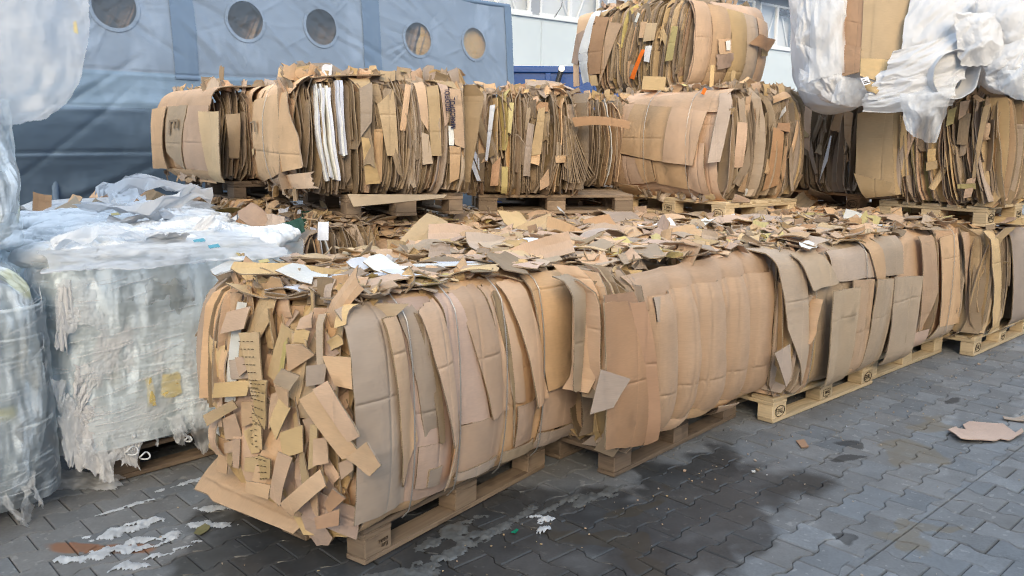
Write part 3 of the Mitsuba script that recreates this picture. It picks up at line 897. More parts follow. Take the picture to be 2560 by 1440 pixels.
one('ice_patch', 'white crumb of ice on the dark wet paving', 'ice', blob_sheet([(2.42, 2.36, 0.045, 0.05, 0.2), (2.35, 2.29, 0.03, 0.02, 0.0)], 0.018, 41, 0.006), 'snow_mat', True)
one('ice_patch', 'thin broken ice plate at the corner of the second pallet', 'ice', blob_sheet([(2.72, 2.37, 0.17, 0.05, 0.0), (2.95, 2.36, 0.12, 0.02, 0.1)], 0.008, 45), 'ice_mat', True)


# ------------------------------------------------------------------ tent wall of grey tarpaulin
TY = 8.6


def tarp():
    key = thing('tarpaulin_tent', 'blue grey tarpaulin tent wall with five round windows behind the bales', 'tent')
    rng = np.random.default_rng(77)
    z1, z2, z3 = at_y(300, 178, TY)[2], at_y(200, 267, TY)[2], at_y(200, 383, TY)[2]
    zt = at_y(1283, 12, TY)[2]
    xr = at_y(1285, 100, TY)[0]
    bands = [(at_y(430, 100, TY)[0], at_y(490, 100, TY)[0]), (at_y(913, 100, TY)[0], at_y(955, 100, TY)[0])]
    wr = []
    for i in range(175):
        up = i < 110
        xa = rng.uniform(0.8, xr)
        za = rng.uniform(2.1, zt) if up else rng.uniform(0.6, 2.2)
        an = math.radians(rng.normal(-42, 13)) if up else math.radians(rng.choice([rng.normal(28, 12), rng.normal(-10, 12)]))
        wr.append((xa, za, math.cos(an), math.sin(an), rng.uniform(0.12, 0.5) if up else rng.uniform(0.3, 0.8), rng.uniform(0.016, 0.040) if up else rng.uniform(0.03, 0.08), rng.uniform(0.006, 0.020) * rng.choice([-1, 1]) * (1 if up else 1.6)))
    for cx, cz in [(3.03, 2.71), (4.33, 2.71), (5.23, 2.71), (6.57, 2.7), (7.46, 2.7)]:
        for q in range(9):
            an = rng.uniform(0, 2 * math.pi)
            wr.append((cx + 0.36 * math.cos(an), cz + 0.36 * math.sin(an), math.cos(an), math.sin(an), 0.17, 0.014, rng.uniform(0.004, 0.010) * rng.choice([-1, 1])))

    def off(X, Z):
        o = 0.05 * (fb(X * 0.9, Z * 0.8, 3, 3) - 0.5) * 2
        o = o + np.where(Z < z1, 0.05 * np.sin(np.clip((z1 - Z) / z1, 0, 1) * math.pi) + 0.10 * np.clip(Z / z2, 0, 1) - 0.10, 0)
        o = o - 0.10 * np.clip((Z - z1) / 1.5, 0, 1)
        low = np.clip((z2 - Z) / z2, 0, 1)
        o = o - 1.15 * low ** 1.15
        for zs, a in ((z1, 0.010), (z2, 0.012), (z3, 0.020)):
            o = o - a * np.exp(-((Z - zs - 0.01 * np.sin(X * 3)) / 0.012) ** 2) + 0.6 * a * np.exp(-((Z - zs + 0.03) / 0.02) ** 2)
        for x, z, cx, cz, l, w, a in wr:
            u, v = (X - x) * cx + (Z - z) * cz, -(X - x) * cz + (Z - z) * cx
            o = o + 0.62 * a * np.exp(-(v / w) ** 2) * np.exp(-(u / l) ** 4)
        o = o + 0.03 * (fb(X * 1.5, Z * 6, 8, 3) - 0.5) * np.clip((z1 - Z) / 0.5, 0, 1)
        return o

    def pt(X, Z, lift=0.0):
        return np.stack([X, TY - off(X, Z) - lift, Z], -1)

    X, Z = np.meshgrid(np.linspace(0.4, xr, 380), np.linspace(0.02, zt, 160), indexing='ij')
    v, f, uv = sheet_arrays(pt(X, Z), 0.004, 0, 0, X * 0, Z * 0)
    wins = [(at_y(px, py, TY), d) for px, py, d in ((287, 15, 0.445), (617, 50, 0.43), (808, 67, 0.43), (1050, 97, 0.43), (1190, 108, 0.43))]
    cen = v[f].mean(1)
    hole = np.zeros(len(f), bool)
    for c, d in wins:
        hole |= (cen[:, 0] - c[0]) ** 2 + (cen[:, 2] - c[2]) ** 2 < (d / 2 - 0.010) ** 2
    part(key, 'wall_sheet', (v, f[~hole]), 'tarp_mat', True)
    for c, d in wins:
        t = np.linspace(0, 2 * np.pi, 49)
        Rg, Ag = np.meshgrid(np.array([d / 2 - 0.024, d / 2 + 0.010]), t, indexing='ij')
        Xr, Zr = c[0] + Rg * np.cos(Ag), c[2] + Rg * np.sin(Ag)
        v, f, uv = sheet_arrays(pt(Xr, Zr, 0.010), 0.004, 0, 0, Rg * 0, Rg * 0)
        part(key, 'window_seam', (v, f), 'tarp_mat', True)
    for a, b in bands + [(xr - 0.11, xr + 0.004)]:
        Xb, Zb = np.meshgrid(np.linspace(a, b, 9), np.linspace(max(0.1, z1 - 0.05), zt - 0.02, 160), indexing='ij')
        v, f, uv = sheet_arrays(pt(Xb, Zb, 0.010 + 0.006 * nz(Xb * 30, Zb * 3, 5)), 0.004, 0, 0, Xb * 0, Zb * 0)
        part(key, 'reinforcing_band', (v, f), 'tarp_band_mat', True)
    for i, (px, py, d) in enumerate(((287, 15, 0.445), (617, 50, 0.43), (808, 67, 0.43), (1050, 97, 0.43), (1190, 108, 0.43))):
        c = at_y(px, py, TY)
        R, A = np.meshgrid(np.linspace(0.001, d / 2, 16), np.linspace(0, 2 * np.pi, 49), indexing='ij')
        Xc, Zc = c[0] + R * np.cos(A), c[2] + R * np.sin(A)
        v, f, uv = sheet_arrays(pt(Xc, Zc, 0.004 + 0.010 * (fb(Xc * 9 + Zc * 10, i, Zc * 22 - Xc * 12, 3) - 0.5)), 0.0015, 0, i, R * 0, R * 0)
        uv[:, 0] = i + 0.5
        part(key, 'round_window', (v, f), 'pane_mat', True, uv, ['clear round window, leftmost', None, None, 'round window with ochre and dark behind it', 'round window with an ochre sheet behind it'][i])
    part(key, 'top_rail', tube([[0.4, TY + 0.10, zt - 0.01], [xr, TY + 0.10, zt - 0.01]], 0.03, 8), 'tarp_band_mat', True)
    for x in (0.6, 2.5, xr - 0.06):
        part(key, 'post', tube([[x, TY + 0.55, 0], [x, TY + 0.12, zt]], 0.03, 8), 'tarp_band_mat', True)
    # roof sheet and far wall of the tent
    r = np.array([[0.4, TY + 0.12, zt], [xr, TY + 0.12, zt], [xr, 13.0, zt + 0.5], [0.4, 13.0, zt + 0.5]])
    part(key, 'roof_sheet', trimesh.Trimesh(r, [[0, 1, 2], [0, 2, 3]], process=False), 'tarp_mat')


tarp()


# ------------------------------------------------------------------ warehouse behind
def warehouse():
    key = thing('warehouse', 'long white clad warehouse with a strip of windows under its eave', 'building')
    Y = 22.0
    zs = at_y(1500, 57, Y)[2]
    xa, xb = 4.0, 75.0
    zt = at_y(1940, 18, Y)[2] + 0.1
    top = max(zt, zs + 1.5) + 0.35
    # cladding panels with recessed joints
    xs = [xa]
    step = at_y(1640, 100, Y)[0] - at_y(1353, 100, Y)[0]
    x = at_y(1353, 100, Y)[0] - 4 * 4.4
    n = 0
    while x < xb:
        part(key, 'wall_panel', simple_box((x + 0.012, Y, 0), (x + 4.4 - 0.012, Y + 0.2, zs - 0.14)), 'cladding_mat')
        x += 4.4
    part(key, 'sill', simple_box((xa, Y - 0.10, zs - 0.13), (xb, Y + 0.2, zs - 0.05)), 'frame_mat')
    w0, w1 = at_y(1350, 50, Y)[0], at_y(1497, 60, Y)[0]
    W = w1 - w0
    gap = 0.45
    x = w0 - 4 * (W + gap)
    i = 0
    while x < xb - W:
        wk = part(key, 'window', simple_box((x - 0.04, Y - 0.03, zs - 0.04), (x + W + 0.04, Y + 0.05, zs + 0.06)), 'frame_mat')
        h = top - 0.35 - zs
        fr = [((x, zs + 0.06), (x + W, zs + 0.07)), ((x, zs + h - 0.09), (x + W, zs + h)), ((x, zs), (x + 0.09, zs + h)), ((x + W - 0.09, zs), (x + W, zs + h)), ((x + W / 2 - 0.07, zs), (x + W / 2 + 0.07, zs + h))]
        pile = Pile()
        for (a, b), (c, d) in fr:
            v, f = simple_box((a, Y - 0.02, b), (c, Y + 0.10, d))
            pile.add(v, f, np.zeros((len(v), 2)))
        put(numbered(wk + '__frame'), pile.out()[0], 'frame_mat')
        for s in (0, 1):
            a, b = x + 0.09 + s * (W / 2 - 0.02), x + W / 2 - 0.07 + s * (W / 2 - 0.02)
            put(numbered(wk + '__pane'), (np.array([[a, Y + 0.05, zs + 0.07], [b, Y + 0.05, zs + 0.07], [b, Y + 0.05, zs + h - 0.09], [a, Y + 0.05, zs + h - 0.09]]), np.array([[0, 1, 2], [0, 2, 3]])), 'glass_mat')
        if i % 2 == 0:
            put(numbered(wk + '__vent_flap'), simple_box((x + W / 2 + 0.3, Y + 0.06, zs + h - 0.42), (x + W - 0.2, Y + 0.09, zs + h - 0.14)), 'black_metal_mat')
        part(key, 'pier', simple_box((x + W, Y - 0.005, zs - 0.05), (x + W + gap, Y + 0.2, top - 0.34)), 'roof_mat')
        x += W + gap
        i += 1
    part(key, 'inner_wall', simple_box((xa, Y + 0.42, 0), (xb, Y + 0.5, top)), 'blind_mat')
    part(key, 'lintel', simple_box((xa, Y - 0.02, top - 0.35), (xb, Y + 1.4, top)), 'roof_mat')
    # trusses seen through the panes
    x = w0 - 3
    pile = Pile()
    while x < xb - 2:
        for a, b in (((x, zs), (x + 1.1, top)), ((x + 1.1, top), (x + 2.2, zs))):
            v, f = tube([[a[0], Y + 0.33, a[1]], [b[0], Y + 0.33, b[1]]], 0.04, 6)
            pile.add(v, f, np.zeros((len(v), 2)))
        x += 2.6
    part(key, 'truss', pile.out()[0], 'frame_mat', True)
    part(key, 'roof', simple_box((xa, Y - 1.1, top + 0.05), (xb, Y + 14, top + 0.32)), 'roof_mat')
    x = at_y(1893, 10, Y)[0] - 4 * 9.2
    while x < xb:
        part(key, 'eave_bracket', simple_box((x, Y - 1.05, top - 0.30), (x + 0.28, Y - 0.03, top + 0.045)), 'roof_mat')
        x += 9.2
    a, b = at_y(1410, -10, Y - 0.05), at_y(1385, 45, Y - 0.05)
    part(key, 'cable', tube([a, (a + b) / 2 + [0.1, 0, 0], b], 0.012, 5), 'black_metal_mat', True)


warehouse()


def hall():  # added out of view, its height set to hold sun off the front row
    key = thing('added_hall', 'unseen grey hall added behind the viewpoint to shade the front row', 'building')
    y, h = -4.6, 3.5
    for x in np.arange(-26, 26, 4.0):
        part(key, 'wall_panel', simple_box((x + 0.015, y - 0.2, 0), (x + 3.985, y, h - 0.2)), 'hall_mat')
    part(key, 'roof', simple_box((-26.3, y - 14, h - 0.18), (26.3, y + 0.25, h)), 'roof_mat')
    for x in (-14.0, -2.0, 10.0):
        part(key, 'door', simple_box((x, y + 0.004, 0), (x + 3.4, y + 0.05, 3.6)), 'roof_mat')
    for x in (-20.0, -8.0, 4.0, 16.0):
        w = part(key, 'window', simple_box((x, y + 0.004, 3.4), (x + 2.4, y + 0.05, 4.4)), 'frame_mat')


flat('hall_mat', (0.36, 0.38, 0.40), 0.6)
hall()


def skip():
    key = thing('skip_container', 'blue steel skip container behind the tent corner', 'skip container')
    A = at_d(1250, 205, 15.2)
    d = np.array([0.70, -0.70, 0]); d /= np.linalg.norm(d)
    o = np.array([0.70, 0.70, 0]); o /= np.linalg.norm(o)
    zt = at_d(1300, 166, 15.2)[2]
    up = np.array([0, 0, 1.0])
    AX = np.array([d, o, up])

    def bx(name, u0, u1, v0, v1, w0, w1, mat='blue_paint_mat'):
        v, f, _ = box_arrays(np.array([A[0], A[1], 0]) + d * (u0 + u1) / 2 + o * (v0 + v1) / 2 + up * (w0 + w1) / 2, ((u1 - u0) / 2, (v1 - v0) / 2, (w1 - w0) / 2), AX, bev=0.012)
        part(key, name, (v, f), mat)
    L = 4.2
    bx('rim', -1.2, L, -0.06, 0.04, zt - 0.11, zt)
    bx('side_wall', -1.2, L, 0, 0.03, 0.35, zt - 0.11)
    bx('side_wall', -1.2, L, 2.0, 2.03, 0.35, zt)
    bx('end_wall', -1.2, -1.17, 0.03, 2.0, 0.35, zt)
    bx('end_wall', L - 0.03, L, 0.03, 2.0, 0.35, zt)
    bx('floor_plate', -1.2, L, 0.03, 2.0, 0.3, 0.34)
    for u in (-0.9, -0.05, 0.8, 1.65, 2.5, 3.3):
        bx('rib', u, u + 0.09, -0.05, -0.002, 0.35, zt - 0.115)
    bx('lower_rail', -1.2, L, -0.05, -0.003, zt - 0.62, zt - 0.50)
    p1, p2 = at_d(1404, 172, 14.7), at_d(1388, 225, 14.7)
    part(key, 'latch_arm', tube([p1, p1 * 0.4 + p2 * 0.6, p2, p2 + (p2 - p1) * 1.2], 0.045, 8), 'black_metal_mat', True)
    q = trimesh.creation.cylinder(0.055, 0.10, sections=18)
    q.apply_transform(trimesh.geometry.align_vectors([0, 0, 1], -o))
    q.apply_translation(p1 - o * 0.03)
    part(key, 'pivot_bolt', q, 'wire_mat')


skip()


# ================================================================== PALLETS
pallet('weathered wooden pallet under the front bale with chip filled end, stamped corner block', 1.649, 2.532, 10.5, 0, OLD, 1)
P1 = [k for k in labels][-1]
pallet('dark weathered pallet under the bale wrapped in one smooth bulging sheet', 2.981, 2.447, 4.8, 0, DIRTY, 2)
pallet('fresh pale pallet under the grey sheeted bale, nearest of the fresh ones on the paving', 4.226, 2.347, -1.2, 0, FRESH, 3, marks=('EPAL', 'EPAL'))
pallet('yellowish pallet with a cracked skid under the fourth front bale', 5.432, 2.36, -1.0, 0, FRESH, 4)
pallet('fresh pallet at the far right end of the front row on the paving', 6.666, 2.13, -0.5, 0, FRESH, 5, marks=('EPAL', 'EUR'))
pallet('fresh light pallet with branded blocks under the upper bale at right of centre', 5.498, 3.535, -9.5, 0.95, FRESH, 6, along='L', marks=('EPAL', 'EUR'))
pallet('orange tinted pallet in the gap beside the dark upper bale', 7.16, 3.30, -14, 0.95, REDDISH, 7, along='L', marks=('EPAL', 'EPAL'))
pallet('clean pine pallet showing its short end under the far right upper bale', 6.69, 2.145, -2.5, 0.95, FRESH, 8, along='R', marks=('EPAL', 'EUR'))
pallet('brown pallet under the upper bale with the white sheet bundle', 2.965, 4.665, -17, 1.05, OLD, 9, along='L')
pallet('dark pallet under the upper left bale in front of the tent', 2.98, 6.25, -6, 1.06, DIRTY, 10, along='L')
pallet('rusty brown pallet under the upper bale with fanned out dark sheets', 4.30, 4.93, -37, 0.98, OLD, 11, along='R')
pallet('black stained pallet under the hidden dark upper bale', 4.98, 5.05, -20, 0.98, DIRTY, 12, along='L')
pallet('dark broken pallet beneath the wrapped film bale', 1.22, 3.96, 3, 0, DIRTY, 13)

a = math.radians(10.5)
text_on(P1, np.array([1.649, 2.532, 0.070]) + 0.098 * np.array([math.cos(a), math.sin(a), 0]) - 0.001 * np.array([-math.sin(a), math.cos(a), 0]), np.array([math.cos(a), math.sin(a), 0.06]), np.array([0, 0, 1.0]), np.array([math.sin(a), -math.cos(a), 0]), 'reen', 0.017)
text_on(P1, np.array([1.649, 2.532, 0.048]) + 0.103 * np.array([math.cos(a), math.sin(a), 0]) - 0.001 * np.array([-math.sin(a), math.cos(a), 0]), np.array([math.cos(a), math.sin(a), 0.06]), np.array([0, 0, 1.0]), np.array([math.sin(a), -math.cos(a), 0]), 'arg', 0.017)

PH = 0.144


def crop(ox, oy, k):
    return lambda *pts: [(ox + x * k, oy + y * k) for x, y in pts]


# ================================================================== FRONT ROW
# ---- bale 1
k = thing('cardboard_bale', 'front cardboard bale whose left end bristles with torn chips and strips', 'bale')
b = Bale(k, 1.600, 2.50, 9.0, 1.18, 0.82, PH, 0.86, 11, (0.055, 0.045), ((), ()), (0.035, 0.0))
q = crop(860, 640, 0.4792)
ws = [b.px('R', *q((x, y))[0])[0] for x, y in ((300, 600), (545, 600), (785, 560), (985, 560))]
b.wires = (tuple(ws), ())
b.core(0.05)
b.panel('R', [(-0.01, 0.88), (1.17, 0.88), (1.17, 0.01), (-0.01, 0.01)], KRAFT, 0.0, n=(40, 30), pxs=False)
b.panel('R', q((22, 292), (250, 236), (322, 1290), (42, 1405)), GREY, 0.016, n=(14, 26), wr=0.006, torn=0.004)
for j in range(4):
    b.panel('R', q((205 - 8 * j, 322), (254, 308), (330, 945), (292 - 8 * j, 1190)), (DARK, GREY, DARK, PINK)[j], 0.018 + 0.008 * j, n=(5, 18), torn=0.004)
b.panel('R', q((240, 250), (480, 215), (560, 1215), (320, 1290)), PINK, 0.012, n=(16, 22), wr=0.006)
b.panel('R', q((290, 280), (375, 262), (450, 970), (378, 985)), GREY, 0.020, torn=0.03, n=(10, 24), wr=0.008)
b.panel('R', q((355, 300), (420, 330), (468, 955), (440, 965)), DARK, 0.023, torn=0.03, n=(6, 20))
b.panel('R', q((360, 286), (474, 218), (556, 900), (474, 968)), KRAFT, 0.040, torn=0.016, n=(12, 24), lift=(0.01, 0, 0, 0.03))
b.panel('R', q((345, 985), (470, 950), (464, 1190), (345, 1210)), PINK, 0.022, n=(8, 10))
b.panel('R', q((395, 1100), (466, 1082), (464, 1185), (398, 1200)), GREY, 0.026, torn=0.04, n=(6, 8))
b.panel('R', q((520, 940), (562, 900), (556, 1140), (470, 1205)), KRAFT, 0.034, torn=0.02, n=(8, 10), lift=(0.02, 0, 0, 0.03))
b.panel('R', q((500, 200), (590, 198), (708, 835), (570, 872)), PINK, 0.018, n=(10, 22))
b.panel('R', q((578, 190), (722, 150), (806, 790), (706, 838)), KRAFT, 0.026, torn=0.008, n=(10, 22), lift=(0, 0, 0, 0.012))
b.panel('R', q((570, 880), (800, 792), (795, 1050), (558, 1135)), PINK, 0.022, n=(12, 12), wr=0.005)
b.panel('R', q((556, 1128), (786, 1040), (790, 1105), (562, 1172)), GREY, 0.035, n=(14, 8), wr=0.014, torn=0.02)
b.panel('R', q((735, 165), (805, 150), (900, 740), (806, 770)), PINK, 0.020, torn=0.02, n=(8, 22), wr=0.008)
b.panel('R', q((770, 200), (800, 180), (852, 990), (830, 760)), DARK, 0.028, torn=0.02, n=(5, 16))
b.panel('R', q((808, 140), (906, 110), (1000, 722), (905, 768)), KRAFT, 0.052, torn=0.006, n=(10, 22), lift=(0, 0, 0, 0.02))
b.panel('R', q((852, 772), (985, 730), (976, 950), (860, 992)), PINK, 0.022, n=(8, 12))
b.panel('R', q((800, 1020), (976, 948), (985, 1002), (800, 1082)), GREY, 0.034, n=(12, 8), wr=0.012, torn=0.02)
b.panel('R', q((945, 105), (1130, 70), (1226, 580), (1010, 697)), KRAFT, 0.040, torn=0.003, n=(12, 20), lift=(0, 0, 0.03, 0.01))
b.panel('R', q((1008, 700), (1206, 600), (1212, 862), (998, 912)), PINK, 0.020, n=(12, 14))
b.panel('R', q((1125, 110), (1172, 110), (1205, 860), (1180, 600)), GREY, -0.01, torn=0.03, n=(6, 20))
b.panel('R', q((995, 920), (1222, 858), (1212, 945), (984, 1002)), GREY, 0.030, n=(12, 8), wr=0.012, torn=0.015)
for w in ws:
    b.wire('R', w, 0.0026, 0.9, sink=-0.045)
q = crop(540, 640, 0.4724)
C = [(((95, 245), (137, 250), (107, 765), (58, 770)), WHITE, 0.015), (((90, 290), (200, 262), (196, 375), (70, 402)), PINK, 0.06),
     (((60, 655), (225, 645), (225, 722), (35, 735)), OCHRE, 0.065), (((0, 825), (155, 745), (160, 790), (10, 885)), OCHRE, 0.06),
     (((160, 765), (236, 760), (245, 870), (165, 895)), KRAFT, 0.035), (((70, 850), (142, 820), (150, 962), (75, 962)), KRAFT, 0.03),
     (((170, 922), (236, 880), (255, 1030), (195, 1045)), OCHRE, 0.045), (((366, 460), (396, 430), (376, 690), (360, 690)), YELLOW, 0.04),
     (((395, 460), (480, 465), (536, 520), (395, 612)), KRAFT, 0.03), (((430, 575), (495, 620), (446, 702), (375, 650)), GREY, 0.075),
     (((385, 655), (445, 692), (450, 782), (385, 737)), KRAFT, 0.068), (((350, 862), (380, 738), (450, 786), (386, 950)), OCHRE, 0.055),
     (((395, 916), (500, 880), (510, 1020), (420, 1045)), OCHRE, 0.060), (((405, 1010), (470, 1045), (386, 1305), (315, 1262)), KRAFT, 0.075),
     (((200, 1176), (320, 1200), (316, 1272), (196, 1236)), KRAFT, 0.060), (((636, 1095), (672, 1180), (432, 1370), (400, 1286)), KRAFT, 0.095),
     (((530, 880), (576, 880), (580, 1092), (540, 1112)), OCHRE, 0.05), (((560, 952), (626, 945), (640, 1080), (580, 1086)), KRAFT, 0.065),
     (((610, 262), (666, 245), (690, 362), (636, 380)), OCHRE, 0.06), (((510, 316), (552, 310), (570, 572), (540, 576)), GREY, 0.03),
     (((430, 372), (505, 396), (490, 462), (425, 452)), OCHRE, 0.045), (((580, 522), (716, 535), (725, 705), (640, 682)), KRAFT, 0.03),
     (((500, 576), (582, 570), (582, 672), (510, 682)), GREY, 0.035), (((620, 1292), (690, 1202), (732, 1262), (650, 1342)), RUST, 0.08),
     (((596, 1352), (712, 1312), (702, 1402), (610, 1412)), RUST, 0.09), (((100, 545), (165, 540), (205, 640), (95, 650)), GREY, 0.03),
     (((130, 530), (205, 520), (210, 590), (175, 625)), PINK, 0.045), (((60, 985), (115, 965), (115, 1030), (60, 1040)), KRAFT, 0.04),
     (((115, 960), (155, 960), (165, 1110), (125, 1105)), KRAFT, 0.05), (((180, 1060), (265, 1050), (250, 1140), (170, 1130)), OCHRE, 0.05),
     (((470, 1030), (505, 1022), (540, 1180), (505, 1200)), OCHRE, 0.05), (((655, 720), (735, 880), (728, 905), (668, 745)), RUST, 0.05),
     (((480, 860), (530, 840), (560, 1000), (520, 1010)), PINK, 0.035), (((330, 720), (380, 700), (350, 860), (335, 900)), KRAFT, 0.045),
     (((440, 330), (500, 300), (505, 380), (445, 385)), KRAFT, 0.05), (((530, 1240), (570, 1230), (560, 1400), (525, 1390)), KRAFT, 0.05),
     (((0, 490), (50, 470), (50, 640), (0, 640)), OCHRE, 0.03), (((0, 640), (40, 630), (50, 900), (25, 900)), PINK, 0.02), (((690, 1080), (760, 1050), (762, 1120), (700, 1170)), KRAFT, 0.07)]
# dense backing of strips and small chips, then the pieces that can be told apart
b.edges('L', 0.08, 0.78, 52, 0.0, 0.84, (KRAFT, OCHRE, GREY, PINK), t=(0.004, 0.008), prot=(-0.07, 0.01), cut=0.6, twist=1.3, depth=0.07)
b.edges('L', 0.58, 0.80, 22, 0.35, 0.88, (DARK, GREY, KRAFT), t=(0.004, 0.010), prot=(0.0, 0.05), cut=0.3, twist=0.3)
for i in range(125):
    s, z = b.rng.uniform(0.03, 0.79), b.rng.uniform(0.02, 0.84)
    an = b.rng.normal(0, 0.55) if b.rng.random() < 0.7 else b.rng.uniform(-1.5, 1.5)
    hh = b.rng.uniform(0.08, 0.28) * (1.1 if z < 0.5 else 0.95)
    p = b.P('L', s, z, b.bul('L', s, z) + b.rng.uniform(-0.055, 0.026))
    nr = -b.ex + 0.20 * b.rng.normal() * b.ey + np.array([0, 0, 0.09 * b.rng.normal()])
    b.scrap(p, nr, np.array([0, 0, 1.0]) * math.cos(an) + b.ey * math.sin(an), hh * b.rng.uniform(0.22, 0.5), hh, int(b.rng.choice([KRAFT, OCHRE, PINK, OCHRE, KRAFT])), bend=b.rng.normal(0, 0.14), fold=b.rng.normal(0, 0.30), torn=b.rng.uniform(0.03, 0.16))
for quad, kind, lay in C:
    b.panel('L', q(*quad), kind, lay + 0.008 * b.rng.random(), torn=0.006, n=(5, 6), wr=0.006, off=0.06, lift=tuple(b.rng.uniform(-0.014, 0.014, 4)), follow=0.9, thick=0.005, label='white foam strip' if kind == WHITE else None)
# the long folded strip that hangs over the corner, two halves
b.panel('L', q((482, 748), (575, 690), (770, 1030), (690, 1070)), KRAFT, 0.09, n=(6, 10), off=0.09, lift=(0, 0, 0.02, 0.0), torn=0.004)
b.panel('L', q((575, 688), (622, 650), (790, 945), (715, 980)), KRAFT, 0.105, n=(6, 10), off=0.10, lift=(0.02, 0, 0.02, 0.0), torn=0.004)
b.panel('L', q((690, 1068), (792, 985), (868, 1110), (806, 1170)), KRAFT, 0.115, n=(6, 6), off=0.12, torn=0.01)
# dashed sheets
for quad in (((163, 395), (265, 395), (312, 740), (248, 740)), ((245, 640), (330, 640), (318, 900), (262, 860)), ((245, 790), (300, 882), (300, 1010), (250, 982)), ((265, 1040), (345, 1060), (335, 1160), (280, 1170))):
    pk = b.panel('L', q(*quad), OCHRE, 0.068, n=(7, 10), wr=0.008, off=0.06, torn=0.012, label='sheet printed with rows of dark dashes')
    c = np.array([b.px('L', *p, 0.06) for p in q(*quad)])
    pile = Pile()
    for iv in np.arange(0.06, 0.96, 0.028 / max(0.05, abs(c[0, 1] - c[3, 1]))):
        for iu in np.arange(0.12, 0.92, 0.026 / max(0.03, abs(c[0, 0] - c[1, 0]))):
            w4 = [(1 - iu) * iv, iu * iv, iu * (1 - iv), (1 - iu) * (1 - iv)]
            s, z = sum(w4[t] * c[t, 0] for t in range(4)), sum(w4[t] * c[t, 1] for t in range(4))
            p = b.P('L', s, z, b.bul('L', s, z) + 0.0765)
            v, f, uv = box_arrays(p, (0.0042, 0.0009, 0.003), np.array([-b.ey, np.array([0, 0.0, 1.0]), -b.ex]), bev=0.0003)
            pile.add(v, f, uv)
    put(numbered(pk + '__dashes'), pile.out()[0], 'print_mat', kind='stuff')
b.rim('L', 22, (0.03, 0.10))
b.rim('R', 10, (0.02, 0.05))
b.litter(430, size=(0.05, 0.24), parts=200, h=0.035, tilt=0.35)
b.scrap(b.O + 0.10 * b.ex + 0.42 * b.ey + np.array([0, 0, b.z + b.H + 0.05]), (0.1, -0.35, 1), b.ey * -0.4 + b.ex, 0.10, 0.46, OCHRE, bend=0.06, fold=0.4, label='long curled brown sheet lying on top')
for (px_, py_), sz in (((770, 690), (0.13, 0.16)), ((915, 664), (0.10, 0.14)), ((975, 668), (0.16, 0.17)), ((590, 672), (0.06, 0.2))):
    p = at_z(px_, py_, b.z + b.H + 0.05)
    b.scrap(p, (0.1, -0.25, 1), (1, 0.4, 0.1), sz[0], sz[1], WHITE, bend=0.2, fold=0.3, torn=0.2, label='white foam scrap')
for (px_, py_), (w_, h_) in (((1110, 661), (0.05, 0.42)), ((1170, 655), (0.035, 0.3)), ((845, 688), (0.045, 0.36))):
    b.scrap(at_z(px_, py_, b.z + b.H + 0.045), (0, -0.1, 1), (1, -0.35, 0), w_, h_, WHITE, label='white strip lying flat')
# the tray sheet under the bale that sticks out towards the left
U, V = np.meshgrid(np.linspace(0, 1, 12), np.linspace(0, 1, 16), indexing='ij')
i0, i1 = at_z(575, 1120, 0.165), at_z(880, 1300, 0.15)
o0, o1 = at_z(487, 1226, 0.115), at_z(735, 1322, 0.105)
gq = (1 - U)[..., None] * ((1 - V)[..., None] * i0 + V[..., None] * i1) + U[..., None] * ((1 - V)[..., None] * o0 + V[..., None] * o1)
gq[..., 2] += 0.035 * np.sin(U * math.pi) * (0.6 + 0.4 * V) - 0.055 * np.clip(U - 0.62, 0, 1) * (V > 0.15) + 0.006 * (fb(U * 5, V * 6, 2) - 0.5)
v, f, uv = sheet_arrays(gq[:, ::-1], 0.007, KRAFT, 33, (U * 0.3)[:, ::-1], (V * 0.8)[:, ::-1])
part(k, 'tray_sheet', (v, f), 'cardboard_mat', True, uv, 'folded sheet sticking out under the chip filled end')
i0, i1 = at_z(735, 1290, 0.15), at_z(900, 1325, 0.15)
o0, o1 = at_z(760, 1338, 0.10), at_z(868, 1342, 0.118)
gq = (1 - U)[..., None] * ((1 - V)[..., None] * i0 + V[..., None] * i1) + U[..., None] * ((1 - V)[..., None] * o0 + V[..., None] * o1)
v, f, uv = sheet_arrays(gq[:, ::-1], 0.006, OCHRE, 35, (U * 0.2)[:, ::-1], (V * 0.3)[:, ::-1])
part(k, 'tray_sheet', (v, f), 'cardboard_mat', True, uv)
B1 = b

# ---- bale 2
k = thing('cardboard_bale', 'second front bale, one smooth brown sheet bulging in five folds between wires', 'bale')
b = Bale(k, 2.92, 2.40, 4.5, 1.16, 1.15, PH, 0.85, 12, (0.050, 0.03), ((), ()), (0.05, 0.0))
q = crop(1350, 540, 0.4931)
ws = [b.px('R', *q(p)[0])[0] for p in ((640, 650), (748, 650), (893, 620), (1010, 600))]
b.wires = (tuple(ws), ())
b.core(0.06)
b.edges('R', 0.0, 0.14, 18, kinds=(DARK, GREY, OCHRE), prot=(-0.04, 0.02), white=0.08)
b.edges('L', 0.02, 1.0, 60, kinds=(DARK, GREY, KRAFT, OCHRE), prot=(-0.04, 0.02), as_parts=False)
b.panel('R', q((228, 310), (295, 300), (250, 900), (215, 900)), GREY, -0.045, n=(7, 18), torn=0.008, buckle=0.3)
b.edges('R', b.px('R', *q((300, 350))[0])[0], b.px('R', *q((440, 350))[0])[0], 16, 0.3, 0.86, (GREY, DARK, KRAFT), prot=(0.0, 0.04), cut=0.1)
b.panel('R', q((285, 395), (425, 375), (440, 470), (280, 470)), RUST, 0.055, n=(8, 6))
b.panel('R', q((270, 430), (425, 420), (478, 1145), (262, 1165)), RUST, 0.060, n=(12, 24), wr=0.005, lift=(0.02, 0.0, 0.0, 0.02))
